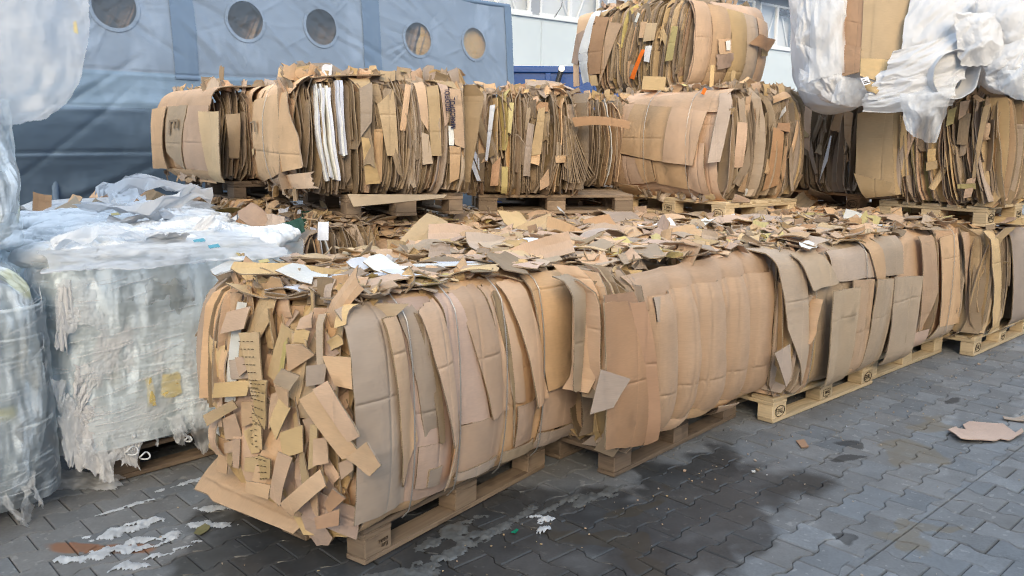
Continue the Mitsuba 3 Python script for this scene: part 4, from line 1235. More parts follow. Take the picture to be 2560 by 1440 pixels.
b.panel('R', q((395, 430), (440, 420), (500, 1110), (470, 1150)), RUST, 0.062, n=(6, 20), lift=(0.0, 0.03, 0.03, 0.0))
s0 = b.px('R', *q((450, 600))[0])[0]
b.edges('R', s0 - 0.03, s0 + 0.06, 12, 0.0, 0.84, (GREY, KRAFT, GREY), prot=(0.02, 0.06), cut=0.1, bow=0.02, lean=-0.06)
b.panel('R', q((430, 310), (1112, 165), (1150, 330), (490, 470)), KRAFT, 0.030, n=(44, 10), torn=0.004, wr=0.007, ident=141)
LB = [((496, 400), (508, 1095)), ((618, 372), (640, 1030)), ((722, 342), (748, 985)), ((868, 316), (893, 940)), ((985, 292), (1010, 900)), ((1160, 266), (1142, 868))]
for j in range(5):
    b.panel('R', q(LB[j][0], LB[j + 1][0], LB[j + 1][1], LB[j][1]), KRAFT, 0.075, n=(16, 30), wr=0.006, torn=0.003, curl=(-0.014, -0.03), arch=0.055, ident=140, buckle=0.6)
b.panel('R', q((505, 1080), (740, 985), (730, 1060), (520, 1140)), KRAFT, 0.030, n=(14, 6), wr=0.01)
b.panel('R', q((740, 975), (1140, 860), (1120, 905), (735, 1030)), KRAFT, 0.030, n=(20, 6), wr=0.012)
b.panel('R', q((875, 960), (975, 935), (960, 1010), (925, 1035)), PINK, 0.075, n=(7, 7), torn=0.03, wr=0.016)
b.panel('R', q((235, 760), (305, 790), (255, 940), (195, 990)), GREY, 0.06, n=(6, 8), lift=(0.02, 0.10, 0.06, 0.0), label='grey flap sticking out of the gap beside the first bale')
b.panel('R', q((500, 400), (536, 395), (534, 520), (504, 520)), GREY, 0.062, n=(4, 6))
for w in ws[1:]:
    b.wire('R', w, 0.0022, 0.95, sink=-0.012)
b.rim('R', 14, (0.02, 0.05))
b.litter(520, size=(0.04, 0.22), parts=200, h=0.04, kinds=(KRAFT, GREY, OCHRE, PINK, YELLOW, DARK, WHITE), w=(5, 5, 3, 3, 1.2, 0.8, 0.3))
B2 = b

# ---- bale 3
k = thing('cardboard_bale', 'third front bale clad in overlapping grey brown sheets on the nearest fresh pallet', 'bale')
b = Bale(k, 4.20, 2.33, -1.2, 1.20, 1.15, PH, 0.83, 13, (0.045, 0.03), ((), ()), (0.025, 0.0))
ws = [b.px('R', *q(p)[0])[0] for p in ((1375, 400), (1475, 300), (1630, 350), (1730, 250))]
b.wires = (tuple(ws), ())
b.core(0.06)
b.panel('R', [(0.15, 0.84), (1.19, 0.84), (1.19, 0.02), (0.15, 0.02)], GREY, 0.0, n=(30, 24), pxs=False)
b.edges('R', 0.035, 0.19, 24, kinds=(DARK, GREY, KRAFT, OCHRE), prot=(-0.02, 0.04), cut=0.2, bow=0.03)
b.edges('L', 0.02, 1.0, 60, kinds=(DARK, GREY, KRAFT, OCHRE), prot=(-0.04, 0.02), as_parts=False)
b.panel('R', q((1160, 690), (1220, 640), (1230, 790), (1210, 860)), GREY, 0.06, n=(5, 8))
b.panel('R', q((1215, 150), (1335, 140), (1312, 860), (1232, 570)), GREY, 0.03, n=(8, 20))
s0 = b.px('R', *q((1340, 600))[0])[0]
b.edges('R', s0 - 0.035, s0 + 0.045, 14, 0.0, 0.62, (GREY, KRAFT, GREY), prot=(0.03, 0.08), cut=0.1, bow=0.0)
b.panel('R', q((1290, 192), (1412, 170), (1456, 332), (1322, 372)), GREY, 0.055, n=(7, 7), lift=(0.0, 0, 0.02, 0.02))
b.panel('R', q((1475, 180), (1642, 150), (1700, 302), (1480, 332)), GREY, 0.03, n=(9, 8))
b.panel('R', q((1400, 372), (1546, 346), (1502, 850), (1372, 872)), GREY, 0.100, n=(8, 16), torn=0.004, lift=(0.0, -0.02, -0.02, 0.0))
b.panel('R', q((1545, 322), (1652, 312), (1602, 790), (1500, 832)), PINK, 0.050, n=(8, 16), torn=0.006)
b.panel('R', q((1650, 312), (1752, 310), (1702, 760), (1602, 792)), GREY, 0.060, n=(7, 16), torn=0.003)
b.panel('R', q((1652, 112), (1710, 106), (1722, 312), (1662, 312)), KRAFT, 0.045, n=(5, 8))
b.panel('R', q((1720, 112), (1838, 100), (1842, 292), (1732, 302)), GREY, 0.030, n=(7, 8))
b.panel('R', q((1745, 302), (1882, 296), (1836, 742), (1702, 756)), GREY, 0.075, n=(8, 16), torn=0.003, lift=(0, 0.02, 0.02, 0))
b.panel('R', q((1500, 780), (1700, 740), (1700, 790), (1500, 830)), KRAFT, 0.045, n=(12, 5), wr=0.01)
b.wire('R', ws[0], 0.002, 0.95, sink=-0.03)
b.wire('R', ws[2], 0.002, 0.95, sink=-0.03)
b.rim('R', 16, (0.02, 0.06))
b.litter(520, size=(0.04, 0.22), parts=200, h=0.04, kinds=(KRAFT, GREY, OCHRE, PINK, YELLOW, DARK, WHITE), w=(5, 5, 3, 3, 1.2, 0.8, 0.3))
b.scrap(at_z(2020, 612, b.z + b.H + 0.03), (0.05, -0.45, 1), (1, 0, 0), 0.07, 0.16, WHITE, torn=0.25, label='crumpled white sheet over the upper edge')

# ---- bale 4
k = thing('cardboard_bale', 'fourth front bale with layered edges coloured dark for gap shade and a broad grey brown sheet at right', 'bale')
b = Bale(k, 5.43, 2.33, -1.5, 1.17, 1.1, PH, 0.83, 14, (0.035, 0.03), ((), ()), (0.02, 0.0))
b.core(0.06)
b.panel('R', [(0.1, 0.83), (1.16, 0.83), (1.16, 0.02), (0.1, 0.02)], KRAFT, -0.01, n=(26, 20), pxs=False)
b.edges('R', 0.0, 0.17, 22, kinds=(GREY, KRAFT, GREY), prot=(0.0, 0.05), cut=0.08, bow=0.0, lean=-0.06)
b.panel('R', q((1895, 590), (1965, 570), (1950, 690), (1870, 700)), PINK, 0.04, n=(6, 8))
b.panel('R', q((1926, 100), (1986, 95), (1992, 380), (1915, 600)), KRAFT, 0.05, n=(6, 16))
s0 = b.px('R', *q((2000, 350))[0])[0]
b.edges('R', s0 - 0.05, s0 + 0.03, 11, 0.0, 0.82, (DARK, DARK, GREY), prot=(0.01, 0.06), cut=0.1, bow=0.0, lean=-0.05)  # dark sheets put where the gaps lie in shade
b.panel('R', q((2030, 112), (2112, 86), (2122, 542), (2020, 562)), KRAFT, 0.04, n=(8, 16))
b.panel('R', q((2025, 540), (2110, 525), (2095, 600), (1985, 640)), GREY, 0.035, n=(8, 6), wr=0.01)
s0 = b.px('R', *q((2130, 350))[0])[0]
b.edges('R', s0 - 0.03, s0 + 0.02, 8, 0.15, 0.83, (GREY, KRAFT), prot=(0.03, 0.06), cut=0.05, bow=0.0)
b.panel('R', q((2122, 82), (2262, 72), (2302, 522), (2142, 524)), PINK, 0.065, n=(9, 16), torn=0.002)
b.panel('R', q((2140, 526), (2262, 522), (2262, 602), (2112, 640)), GREY, 0.045, n=(8, 6))
b.panel('R', q((2105, 590), (2150, 540), (2140, 600), (2110, 650)), GREY, 0.08, n=(5, 5))
b.wire('R', b.px('R', *q((2070, 300))[0])[0], 0.002, 0.95, sink=-0.035)
b.rim('R', 14, (0.02, 0.06))
b.litter(430, size=(0.04, 0.2), parts=160, h=0.04)

# ---- bale 5
k = thing('cardboard_bale', 'last front bale at the right edge, pale sheets with a torn hanging strip', 'bale')
b = Bale(k, 6.66, 2.10, -1.0, 1.2, 1.0, PH, 0.79, 15, (0.03, 0.03), ((), ()), (0.02, 0.0))
b.core(0.05)
b.edges('R', 0.0, 0.40, 42, kinds=(DARK, GREY, OCHRE, OCHRE), prot=(-0.07, 0.035), cut=0.3, w=(3, 2, 2, 1))
b.panel('R', q((2300, 80), (2340, 75), (2335, 600), (2300, 600)), OCHRE, 0.03, n=(6, 14), torn=0.01, wr=0.012)
b.panel('R', q((2395, 60), (2700, 55), (2700, 560), (2390, 590)), GREY, 0.03, n=(14, 16), torn=0.002)
b.edges('R', 0.75, 1.2, 30, kinds=(DARK, GREY, KRAFT), as_parts=False)
b.panel('R', q((2385, 560), (2420, 550), (2432, 640), (2418, 680)), WHITE, 0.05, n=(5, 8), wr=0.02, torn=0.03, label='torn pale strip hanging down to the paving')
b.edges('L', 0.02, 0.98, 50, kinds=(DARK, GREY, KRAFT, OCHRE), as_parts=False)
b.litter(200, size=(0.04, 0.18), parts=60, h=0.03)

# ================================================================== ROWS BEHIND, lower layer
ROW = [('low bale behind the second front bale, its top strewn with torn scraps', 3.36, 3.72, 8, 1.1, 0.95, 0.82, 21),
       ('low bale behind the third front bale, scrap covered and in front of the branded pallet', 4.52, 3.55, 2, 0.98, 1.1, 0.82, 22),
       ('low bale that carries the upper bale on the fresh branded pallet', 5.48, 3.50, -6, 1.15, 1.25, 0.805, 23),
       ('low bale behind the fourth front bale, in the gap before the far right pallet', 6.70, 3.20, -4, 1.2, 1.1, 0.80, 24),
       ('low bale under the upper bale with the white sheet bundle, ochre rolls on its edge', 3.02, 4.70, -12, 1.15, 1.1, 0.88, 25),
       ('low bale under the upper bale with fanned out sheets', 4.25, 4.72, -8, 1.2, 1.1, 0.825, 26),
       ('low bale at the back beneath the hidden dark upper bale', 5.50, 4.85, -5, 1.2, 1.2, 0.825, 27),
       ('low bale beneath the upper left bale in front of the tent', 2.85, 6.05, -6, 1.15, 1.2, 0.905, 28)]
LOW = []
for lab, x, y, an, L, D, H, sd in ROW:
    k = thing('cardboard_bale', lab, 'bale', None)
    b = Bale(k, x, y, an, L, D, PH, H, sd, (0.04, 0.04))
    b.core(0.05)
    b.edges('L', 0.02, D - 0.02, int(46 * D), kinds=(PINK, KRAFT, GREY, OCHRE), t=(0.005, 0.02), prot=(-0.02, 0.04), cut=0.2, twist=0.8, as_parts=sd in (21, 25))
    b.edges('R', 0.02, L - 0.02, int(40 * L), kinds=(GREY, KRAFT, DARK, OCHRE), prot=(-0.07, 0.035), as_parts=sd in (25, 28))
    near = sd in (21, 22, 23)
    b.H -= 0.05 if sd != 27 else 0
    b.litter(900 if near else 520, x=(-0.02, 1.02), y=(-0.12 if near else 0, 1.05), size=(0.05, 0.24), parts=230 if near else 110, h=0.035, tilt=0.34, kinds=(KRAFT, GREY, OCHRE, PINK, YELLOW, DARK, WHITE), w=(5, 5, 3.2, 3, 0.5, 1.0, 0.3))
    b.rim('L', 14, (0.03, 0.09))
    b.rim('R', 14, (0.03, 0.08))
    LOW.append(b)
b = LOW[0]
for quad, kind, lay in ((((1020, 612), (1130, 606), (1130, 640), (1020, 650)), OCHRE, 0.05), (((1085, 600), (1200, 596), (1195, 640), (1080, 640)), OCHRE, 0.04), (((905, 588), (1000, 585), (1000, 645), (890, 640)), PINK, 0.05)):
    b.panel('L', list(quad), kind, lay, n=(8, 6), wr=0.012, torn=0.01)
for (x_, y_), kind, (w_, h_) in (((1290, 552), OCHRE, (0.17, 0.28)), ((1345, 575), OCHRE, (0.14, 0.22)), ((1240, 620), GREY, (0.14, 0.34)), ((1420, 590), KRAFT, (0.12, 0.26)), ((1500, 560), RUST, (0.12, 0.2)), ((1330, 640), PINK, (0.12, 0.4)), ((1660, 568), WHITE, (0.10, 0.14)), ((1420, 634), WHITE, (0.06, 0.1)), ((1700, 590), KRAFT, (0.1, 0.3)), ((1130, 590), KRAFT, (0.16, 0.3)), ((1055, 585), OCHRE, (0.14, 0.34)), ((1410, 536), WHITE, (0.09, 0.13))):
    bb = LOW[0] if x_ < 1350 else LOW[1]
    bb.scrap(at_z(x_, y_, 1.02), (bb.rng.normal(0, .5), -0.7, 1), (1, bb.rng.normal(0, .5), 0.3), w_, h_, kind, bend=0.1, fold=bb.rng.normal(0, 0.3), label='white paper scrap' if kind == WHITE else None)
b = LOW[2]
for (x_, y_), kind, (w_, h_) in (((2130, 545), WHITE, (0.12, 0.13)), ((2170, 560), YELLOW, (0.12, 0.2)), ((2090, 540), KRAFT, (0.14, 0.16)), ((2010, 505), GREY, (0.15, 0.22)), ((1900, 578), YELLOW, (0.1, 0.16)), ((2060, 530), RUST, (0.1, 0.16))):
    b.scrap(at_z(x_, y_, 1.0), (b.rng.normal(0, .4), -0.8, 1), (1, b.rng.normal(0, .5), 0.3), w_, h_, kind, bend=0.1, fold=b.rng.normal(0, 0.3))

# bale with green printed scraps behind the film bale
k = thing('cardboard_bale', 'low bale with green and white printed scraps on its corner behind the film bale', 'bale')
b = Bale(k, 2.70, 4.60, -14, 0.36, 1.15, PH, 0.86, 31, (0.03, 0.04), ((), (0.25, 0.45, 0.65)), (0.0, 0.03))
b.core(0.05)
b.panel('L', [(1.14, 0.84), (0.02, 0.84), (0.02, 0.1), (1.14, 0.1)], PINK, 0.01, n=(40, 20), pxs=False, wr=0.006)
b.panel('L', [(0.20, 0.88), (0.0, 0.88), (0.0, 0.3), (0.20, 0.3)], GREY, 0.03, n=(8, 12), pxs=False)
for w in (0.25, 0.45, 0.65):
    b.wire('L', w, 0.003, 0.5, 'cord_mat')
b.edges('R', 0.0, 0.36, 34, kinds=(DARK, GREY, DARK, KRAFT), prot=(-0.02, 0.04), cut=0.2, white=0.06)
b.rim('L', 12, (0.04, 0.12), out=(-0.06, 0.05))
b.litter(120, size=(0.05, 0.2), parts=60)
for (x_, y_), kind, (w_, h_) in (((738, 566), GREEN, (0.10, 0.09)), ((768, 545), GREEN, (0.07, 0.10)), ((710, 538), WHITE, (0.07, 0.10)), ((752, 540), WHITE, (0.04, 0.09)), ((808, 578), WHITE, (0.06, 0.11)), ((690, 565), GREY, (0.12, 0.15)), ((640, 545), PINK, (0.14, 0.2))):
    b.scrap(at_z(x_, y_, 1.03), (-0.5, -0.9, 0.5), (b.rng.normal(0, .4), 0.2, 1), w_, h_, kind, bend=0.1, fold=0.3, torn=0.15, label={GREEN: 'glossy dark green printed scrap', WHITE: 'white scrap'}.get(kind))

# ================================================================== UPPER LAYER
# ---- far left upper bale (in front of the tent)
k = thing('cardboard_bale', 'leftmost upper bale in front of the tent, flat brown sheets with a punched handle', 'bale')
b = Bale(k, 2.86, 6.30, -6, 1.0, 1.12, 1.06 + PH, 0.70, 41, (0.04, 0.075), ((), ()), (0, 0.02))
q = crop(380, 130, 0.3125)
b.wires = ((), tuple(b.px('L', *q(p)[0])[0] for p in ((160, 600), (330, 600))))
b.core(0.05)
b.panel('L', [(1.1, 0.78), (0.0, 0.80), (0.0, 0.02), (1.1, 0.02)], KRAFT, 0.0, n=(26, 22), pxs=False)
b.panel('L', q((115, 290), (470, 215), (462, 470), (75, 450)), KRAFT, 0.022, n=(16, 12), torn=0.008)
b.panel('L', q((48, 460), (185, 435), (185, 932), (60, 930)), KRAFT, 0.055, n=(7, 16), torn=0.004, lift=(0, 0, 0.02, 0.03))
b.panel('L', q((165, 440), (330, 425), (300, 940), (185, 800)), GREY, 0.035, n=(8, 16), torn=0.01)
b.panel('L', q((330, 430), (462, 425), (490, 955), (300, 942)), KRAFT, 0.030, n=(8, 16))
b.panel('L', q((130, 930), (490, 950), (490, 1050), (160, 1010)), KRAFT, 0.030, n=(16, 6), torn=0.03, curl=(0, 0.05))
for quad in (((228, 548), (300, 538), (302, 556), (230, 564)), ((228, 560), (240, 560), (240, 660), (230, 660)), ((292, 545), (304, 545), (304, 612), (294, 612)), ((262, 560), (270, 560), (270, 612), (262, 612))):
    b.panel('L', q(*quad), DARK, 0.052, n=(3, 3), thick=0.004, wr=0)
b.panel('L', q((436, 475), (582, 475), (606, 1045), (490, 1040)), OCHRE, 0.055, n=(7, 12), lift=(0, 0.03, 0.03, 0))
b.edges('R', 0.0, 0.95, 70, kinds=(DARK, GREY, KRAFT), prot=(-0.02, 0.03), cut=0.2)
b.panel('R', q((580, 500), (692, 490), (692, 850), (612, 850)), GREY, 0.045, n=(6, 10))
b.rim('L', 22, (0.02, 0.07), s=(0, 1))
b.rim('R', 22, (0.03, 0.09))
b.rim('L', 12, (0.03, 0.08), z=0.03, drop=True, out=(0, 0.05))
b.scrap(at_y(554, 184, 6.35), (-0.5, -0.6, 0), (0.1, 0, 1), 0.035, 0.11, DARK)

# ---- upper bale with white bundle and lettering
k = thing('cardboard_bale', 'upper bale with a white sheet bundle and dark blue lettering on its right side', 'bale')
b = Bale(k, 2.705, 4.690, -18, 1.05, 1.14, 1.055 + PH, 0.715, 42, (0.05, 0.085), ((), ()), (0.0, 0.02))
b.core(0.05)
b.wires = ((), tuple(b.px('L', *q(p)[0])[0] for p in ((820, 600), (1000, 500))))
b.panel('L', [(1.12, 0.80), (0.0, 0.82), (0.0, 0.02), (1.12, 0.02)], KRAFT, 0.0, n=(26, 22), pxs=False)
b.panel('L', q((765, 245), (1180, 168), (1140, 330), (790, 400)), KRAFT, 0.022, n=(16, 10), torn=0.008)
b.panel('L', q((722, 292), (850, 240), (805, 432), (664, 424)), KRAFT, 0.060, n=(7, 8), torn=0.004)
b.panel('L', q((800, 410), (1142, 320), (1242, 922), (850, 1065)), KRAFT, 0.050, n=(20, 22), torn=0.004, wr=0.006)
b.panel('L', q((694, 440), (806, 425), (860, 1060), (762, 1095)), KRAFT, 0.036, n=(8, 18), torn=0.006)
b.panel('L', q((765, 1060), (1270, 960), (1300, 1090), (770, 1130)), PINK, 0.030, n=(18, 8), torn=0.03, wr=0.012)
for quad in (((872, 578), (884, 576), (888, 702), (878, 702)), ((872, 574), (966, 552), (966, 562), (876, 584)), ((960, 556), (972, 556), (974, 640), (964, 640))):
    b.panel('L', q(*quad), DARK, 0.070, n=(3, 3), thick=0.004, wr=0)
b.panel('L', q((900, 800), (945, 765), (945, 815), (905, 845)), OCHRE, 0.062, n=(3, 3), wr=0)
b.panel('L', q((985, 1095), (1125, 1085), (1100, 1165), (980, 1175)), KRAFT, 0.07, n=(6, 5), lift=(0, 0, 0.08, 0.08))
b.wire('L', b.wires[1][1], 0.0024, 0.5, sink=-0.05)
b.edges('L', 0.95, 1.12, 14, kinds=(DARK, GREY), prot=(0, 0.05))
b.rim('L', 22, (0.02, 0.07), z=0.03, drop=True, out=(0, 0.05))
b.rim('L', 16, (0.02, 0.06))
SX = lambda x: b.px('R', 380 + x * 0.3125, 330)[0]
b.edges('R', SX(1150), SX(1345), 26, kinds=(GREY, DARK, KRAFT, DARK), prot=(-0.07, 0.035), cut=0.3)
b.edges('R', SX(1345), SX(1500), 9, 0.10, 0.66, (WHITE,), t=(0.010, 0.017), prot=(0.01, 0.025), cut=0.0, bow=-0.03, rag=0.02, twist=0.05, lean=-0.06)
b.edges('R', SX(1345), SX(1560), 20, 0.0, 0.80, (GREY, DARK), prot=(-0.03, 0.0), cut=0.2, bow=-0.03, lean=-0.06)
b.edges('R', SX(1545), SX(1600), 3, 0.22, 0.68, (WHITE,), t=(0.012, 0.02), prot=(0.01, 0.025), cut=0.0, bow=-0.03, twist=0.05, lean=-0.04)
b.edges('R', SX(1600), SX(1990), 46, kinds=(OCHRE, YELLOW, DARK, KRAFT, GREY), w=(4, 1, 2, 2, 2), prot=(-0.07, 0.04), cut=0.35, twist=0.6, lean=-0.03)
b.edges('R', SX(1940), SX(2130), 30, kinds=(GREY, GREY, DARK), prot=(-0.02, 0.03), cut=0.15)
b.edges('R', SX(2100), SX(2530), 44, kinds=(KRAFT, OCHRE, PINK, GREY, DARK), prot=(-0.07, 0.035), cut=0.3, twist=0.9)
b.panel('R', q((1655, 290), (1765, 240), (1740, 560), (1650, 680)), GREY, 0.05, n=(6, 10))
b.panel('R', q((1660, 680), (1720, 690), (1825, 1050), (1705, 1060)), OCHRE, 0.04, n=(6, 10))
b.panel('R', q((1795, 420), (1930, 300), (1960, 830), (1870, 830)), OCHRE, 0.035, n=(7, 12))
b.panel('R', q((2105, 250), (2190, 230), (2200, 640), (2140, 540)), PINK, 0.035, n=(6, 10))
b.panel('R', q((2195, 280), (2290, 260), (2300, 830), (2215, 830)), OCHRE, 0.040, n=(7, 12))
b.panel('R', q((2140, 640), (2195, 660), (2230, 890), (2150, 900)), GREY, 0.045, n=(6, 8))
b.panel('R', q((2300, 230), (2375, 220), (2360, 560), (2330, 600)), PINK, 0.030, n=(6, 10))
pk = b.panel('R', q((2365, 290), (2455, 300), (2480, 770), (2400, 740)), PINK, 0.055, n=(7, 12), label='pinkish sheet with dark blue capital letters')
b.panel('R', q((2350, 590), (2400, 600), (2395, 745), (2355, 745)), WHITE, 0.05, n=(4, 6), label='white printed card')
b.panel('R', q((2360, 750), (2450, 760), (2440, 1010), (2370, 1050)), KRAFT, 0.05, n=(6, 8))
for (xa, ya), (xb, yb), tx, sc in (((2404, 610), (2398, 365), 'MARCOPOL', 1.0), ((2372, 470), (2358, 285), 'RCOPOL', 1.0)):
    A, B = [np.array(b.px('R', *q(p)[0], 0.1)) for p in ((xa, ya), (xb, yb))]
    mid = (A + B) / 2
    d3 = b.P('R', B[0], B[1], 0) - b.P('R', A[0], A[1], 0)
    ln = np.linalg.norm(d3); d3 /= ln
    c = b.P('R', mid[0], mid[1], b.bul('R', mid[0], mid[1]) + 0.067)
    up3 = np.cross(-b.ey, d3)
    m = meshkit.text_mesh(tx, 0.032, 0.002, True)
    qv = m.vertices - [m.bounds[:, 0].mean(), m.bounds[:, 1].mean(), 0]
    qv[:, 0] *= ln / m.extents[0]
    sub = pk if tx == 'MARCOPOL' else pk
    put(numbered(sub + '__lettering'), (c + np.outer(qv[:, 0], d3) + np.outer(qv[:, 1], up3) + np.outer(qv[:, 2], -b.ey), m.faces), 'ink_mat')
for x0, x1, n_ in ((1150, 1700, 16), (1600, 2500, 26)):
    b.rim('R', n_, (0.03, 0.09), s=(SX(x0) / b.L, SX(x1) / b.L), w=(0.04, 0.14))
b.panel('R', q((1555, 130), (1770, 110), (1760, 260), (1660, 300)), OCHRE, 0.03, n=(7, 6), torn=0.02)
b.panel('R', q((2200, 190), (2430, 155), (2450, 300), (2330, 250)), OCHRE, 0.03, n=(7, 6), torn=0.02)
b.scrap(at_y(818, 176, b.O[1] - 0.02), (-0.5, -0.8, 0.1), (0.05, 0, 1), 0.06, 0.07, WHITE, label='white tag standing up on the upper edge')
b.scrap(at_y(710, 190, b.O[1] + 0.25), (-0.7, -0.6, 0.1), (0.05, 0, 1), 0.08, 0.10, OCHRE)
b.litter(60, size=(0.05, 0.16), parts=60, h=0.05, tilt=0.9)
b.strips('R', SX(1600), SX(2500), 14)
# thin flat sheet drooping over this bale's pallet
U, V = np.meshgrid(np.linspace(0, 1, 14), np.linspace(0, 1, 5), indexing='ij')
A, B, Cc, Dd = at_d(868, 486, 5.28), at_d(1118, 488, 5.45), at_d(1110, 496, 5.42), at_d(884, 518, 5.25)
gq = (1 - U)[..., None] * ((1 - V)[..., None] * A + V[..., None] * Dd) + U[..., None] * ((1 - V)[..., None] * B + V[..., None] * Cc)
v, f, uv = sheet_arrays(gq, 0.005, GREY, 77, U * 0.6, V * 0.1)
part(k, 'hanging_sheet', (v, f), 'cardboard_mat', True, uv, 'long flat sheet drooping over the pallet edge')

# ---- upper bale with fan of dark sheets
k = thing('cardboard_bale', 'upper middle bale of thin upright sheets that fan out dark on its right', 'bale')
b = Bale(k, 4.18, 4.93, -37, 0.86, 0.95, 0.98 + PH, 0.76, 43, (0.05, 0.04))
b.core(0.05)
SX = lambda x: b.px('R', 1100 + x * 0.3889, 350)[0]
q = crop(1100, 0, 0.3889)
b.edges('R', 0.0, SX(380), 44, kinds=(GREY, OCHRE, DARK, KRAFT), prot=(-0.07, 0.035), cut=0.4, twist=0.7, white=0.05)
b.edges('R', SX(360), SX(620), 48, kinds=(OCHRE, GREY, DARK, YELLOW), w=(3, 3, 2, 0.6), prot=(-0.07, 0.035), cut=0.25, bow=0.02)
b.edges('R', SX(610), 0.86, 42, kinds=(GREY, DARK, KRAFT, GREY), prot=(-0.07, 0.04), cut=0.5, twist=0.8)
for quad, kind in ((((318, 680), (352, 672), (300, 1030), (284, 1030)), WHITE), (((440, 660), (475, 660), (450, 860), (432, 850)), YELLOW), (((395, 1070), (432, 1070), (430, 1245), (392, 1245)), YELLOW), (((330, 1060), (385, 1005), (370, 1190), (320, 1195)), RUST), (((625, 700), (670, 690), (640, 990), (575, 1000)), OCHRE), (((575, 1000), (635, 990), (630, 1062), (572, 1045)), KRAFT), (((200, 920), (250, 1020), (252, 1100), (215, 1010)), WHITE), (((176, 1010), (215, 1030), (260, 1160), (235, 1160)), WHITE), (((735, 1000), (800, 998), (798, 1045), (735, 1045)), KRAFT), (((612, 655), (690, 660), (690, 718), (620, 715)), RUST), (((640, 1160), (690, 1080), (700, 1190), (640, 1225)), KRAFT)):
    b.panel('R', q(*quad), kind, 0.04 + 0.02 * b.rng.random(), n=(5, 10), lift=tuple(b.rng.uniform(-0.01, 0.03, 4)), label='white paper strip' if kind == WHITE else None)
b.strips('R', 0.03, 0.84, 14)
for i in range(16):       # the fan: sheets hinged near the top right, swung out to the lower right
    t_ = i / 15
    top = np.array(b.px('R', 1100 + (800 + 40 * t_) * 0.3889, (740 + 30 * t_) * 0.3889, 0.06))
    bot = np.array(b.px('R', 1100 + (800 + 195 * t_) * 0.3889, (1180 - 40 * (t_ - 0.4) ** 2 * 4) * 0.3889, 0.08))
    zz = np.linspace(0, 1, 9)
    Dp, Z = np.meshgrid(np.linspace(0, 1, 3), zz, indexing='ij')
    s = (bot[0] + (top[0] - bot[0]) * Z ** 0.8).T
    z = (bot[1] + (top[1] - bot[1]) * Z).T
    gg = b.P('R', s, z, (0.10 * Dp - 0.02 + 0.015 * b.rng.normal()).T)
    v, f, uv = sheet_arrays(gg, 0.006, int(b.rng.choice([DARK, DARK, GREY])), b.ident(), (Dp * 0.1).T, (Z * 0.4).T)
    part(k, 'fanned_sheet', (v, f), 'cardboard_mat', False, uv)
b.rim('R', 34, (0.02, 0.08))
b.litter(60, size=(0.05, 0.2), parts=60, h=0.05, tilt=0.8)
b.scrap(at_d(1330, 222, 6.6), (-0.5, -0.8, 0.0), (0.1, 0, 1), 0.05, 0.14, OCHRE)
b.scrap(at_d(1312, 228, 6.5), (-0.6, -0.7, 0.0), (-0.2, 0, 1), 0.05, 0.11, RUST)
b.scrap(at_d(1365, 214, 6.6), (-0.2, -0.5, 0.7), (1, -0.6, 0.1), 0.10, 0.28, GREY, fold=0.4)

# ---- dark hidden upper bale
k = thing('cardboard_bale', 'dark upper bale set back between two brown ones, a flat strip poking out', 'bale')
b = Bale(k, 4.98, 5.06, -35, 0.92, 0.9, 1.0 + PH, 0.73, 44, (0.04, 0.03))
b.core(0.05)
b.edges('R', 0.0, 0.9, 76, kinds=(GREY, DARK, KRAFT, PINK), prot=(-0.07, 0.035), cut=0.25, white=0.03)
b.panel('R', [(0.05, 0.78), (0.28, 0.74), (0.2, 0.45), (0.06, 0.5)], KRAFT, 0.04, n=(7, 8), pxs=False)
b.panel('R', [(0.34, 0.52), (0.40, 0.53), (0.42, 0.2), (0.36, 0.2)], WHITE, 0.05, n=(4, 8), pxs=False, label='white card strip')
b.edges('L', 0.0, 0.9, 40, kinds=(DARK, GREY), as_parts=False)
b.rim('R', 20, (0.02, 0.07))
U, V = np.meshgrid(np.linspace(0, 1, 10), np.linspace(0, 1, 3), indexing='ij')
A, B, Cc, Dd = at_d(1430, 294, 6.25), at_d(1577, 304, 6.0), at_d(1575, 324, 6.0), at_d(1438, 317, 6.25)
gq = (1 - U)[..., None] * ((1 - V)[..., None] * A + V[..., None] * Dd) + U[..., None] * ((1 - V)[..., None] * B + V[..., None] * Cc)
gq[..., 2] += 0.022 * np.sin(U * math.pi)
v, f, uv = sheet_arrays(gq, 0.006, RUST, 78, U * 0.45, V * 0.08)
part(k, 'poking_strip', (v, f), 'cardboard_mat', True, uv, 'brown strip poking out sideways')

# ---- upper bale on the branded pallet
k = thing('cardboard_bale', 'upper bale with barrel shaped smooth left face, standing on the branded fresh pallet', 'bale')
b = Bale(k, 5.545, 3.62, -9, 0.84, 1.20, 0.95 + PH, 0.82, 45, (0.05, 0.10), ((), ()), (0.0, 0.02))
q = crop(1100, 0, 0.3889)
b.wires = ((), tuple(b.px('L', *q(p)[0], 0.1)[0] for p in ((1350, 850), (1465, 850), (1620, 850))))
b.core(0.06)
b.panel('L', [(1.18, 0.86), (-0.02, 0.88), (-0.02, 0.0), (1.18, 0.0)], KRAFT, 0.0, n=(40, 26), pxs=False, wr=0.006)
b.panel('L', q((1110, 700), (1250, 640), (1240, 900), (1075, 900)), KRAFT, 0.02, n=(8, 10), off=0.12)
b.panel('L', q((1240, 640), (1830, 545), (1790, 720), (1245, 720)), KRAFT, 0.022, n=(20, 10), off=0.10, torn=0.008)
b.panel('L', q((1242, 668), (1502, 690), (1452, 1042), (1172, 986)), KRAFT, 0.050, n=(14, 14), off=0.13, torn=0.006)
b.panel('L', q((1500, 690), (1718, 716), (1642, 1066), (1450, 1040)), KRAFT, 0.062, n=(12, 14), off=0.13, torn=0.004)
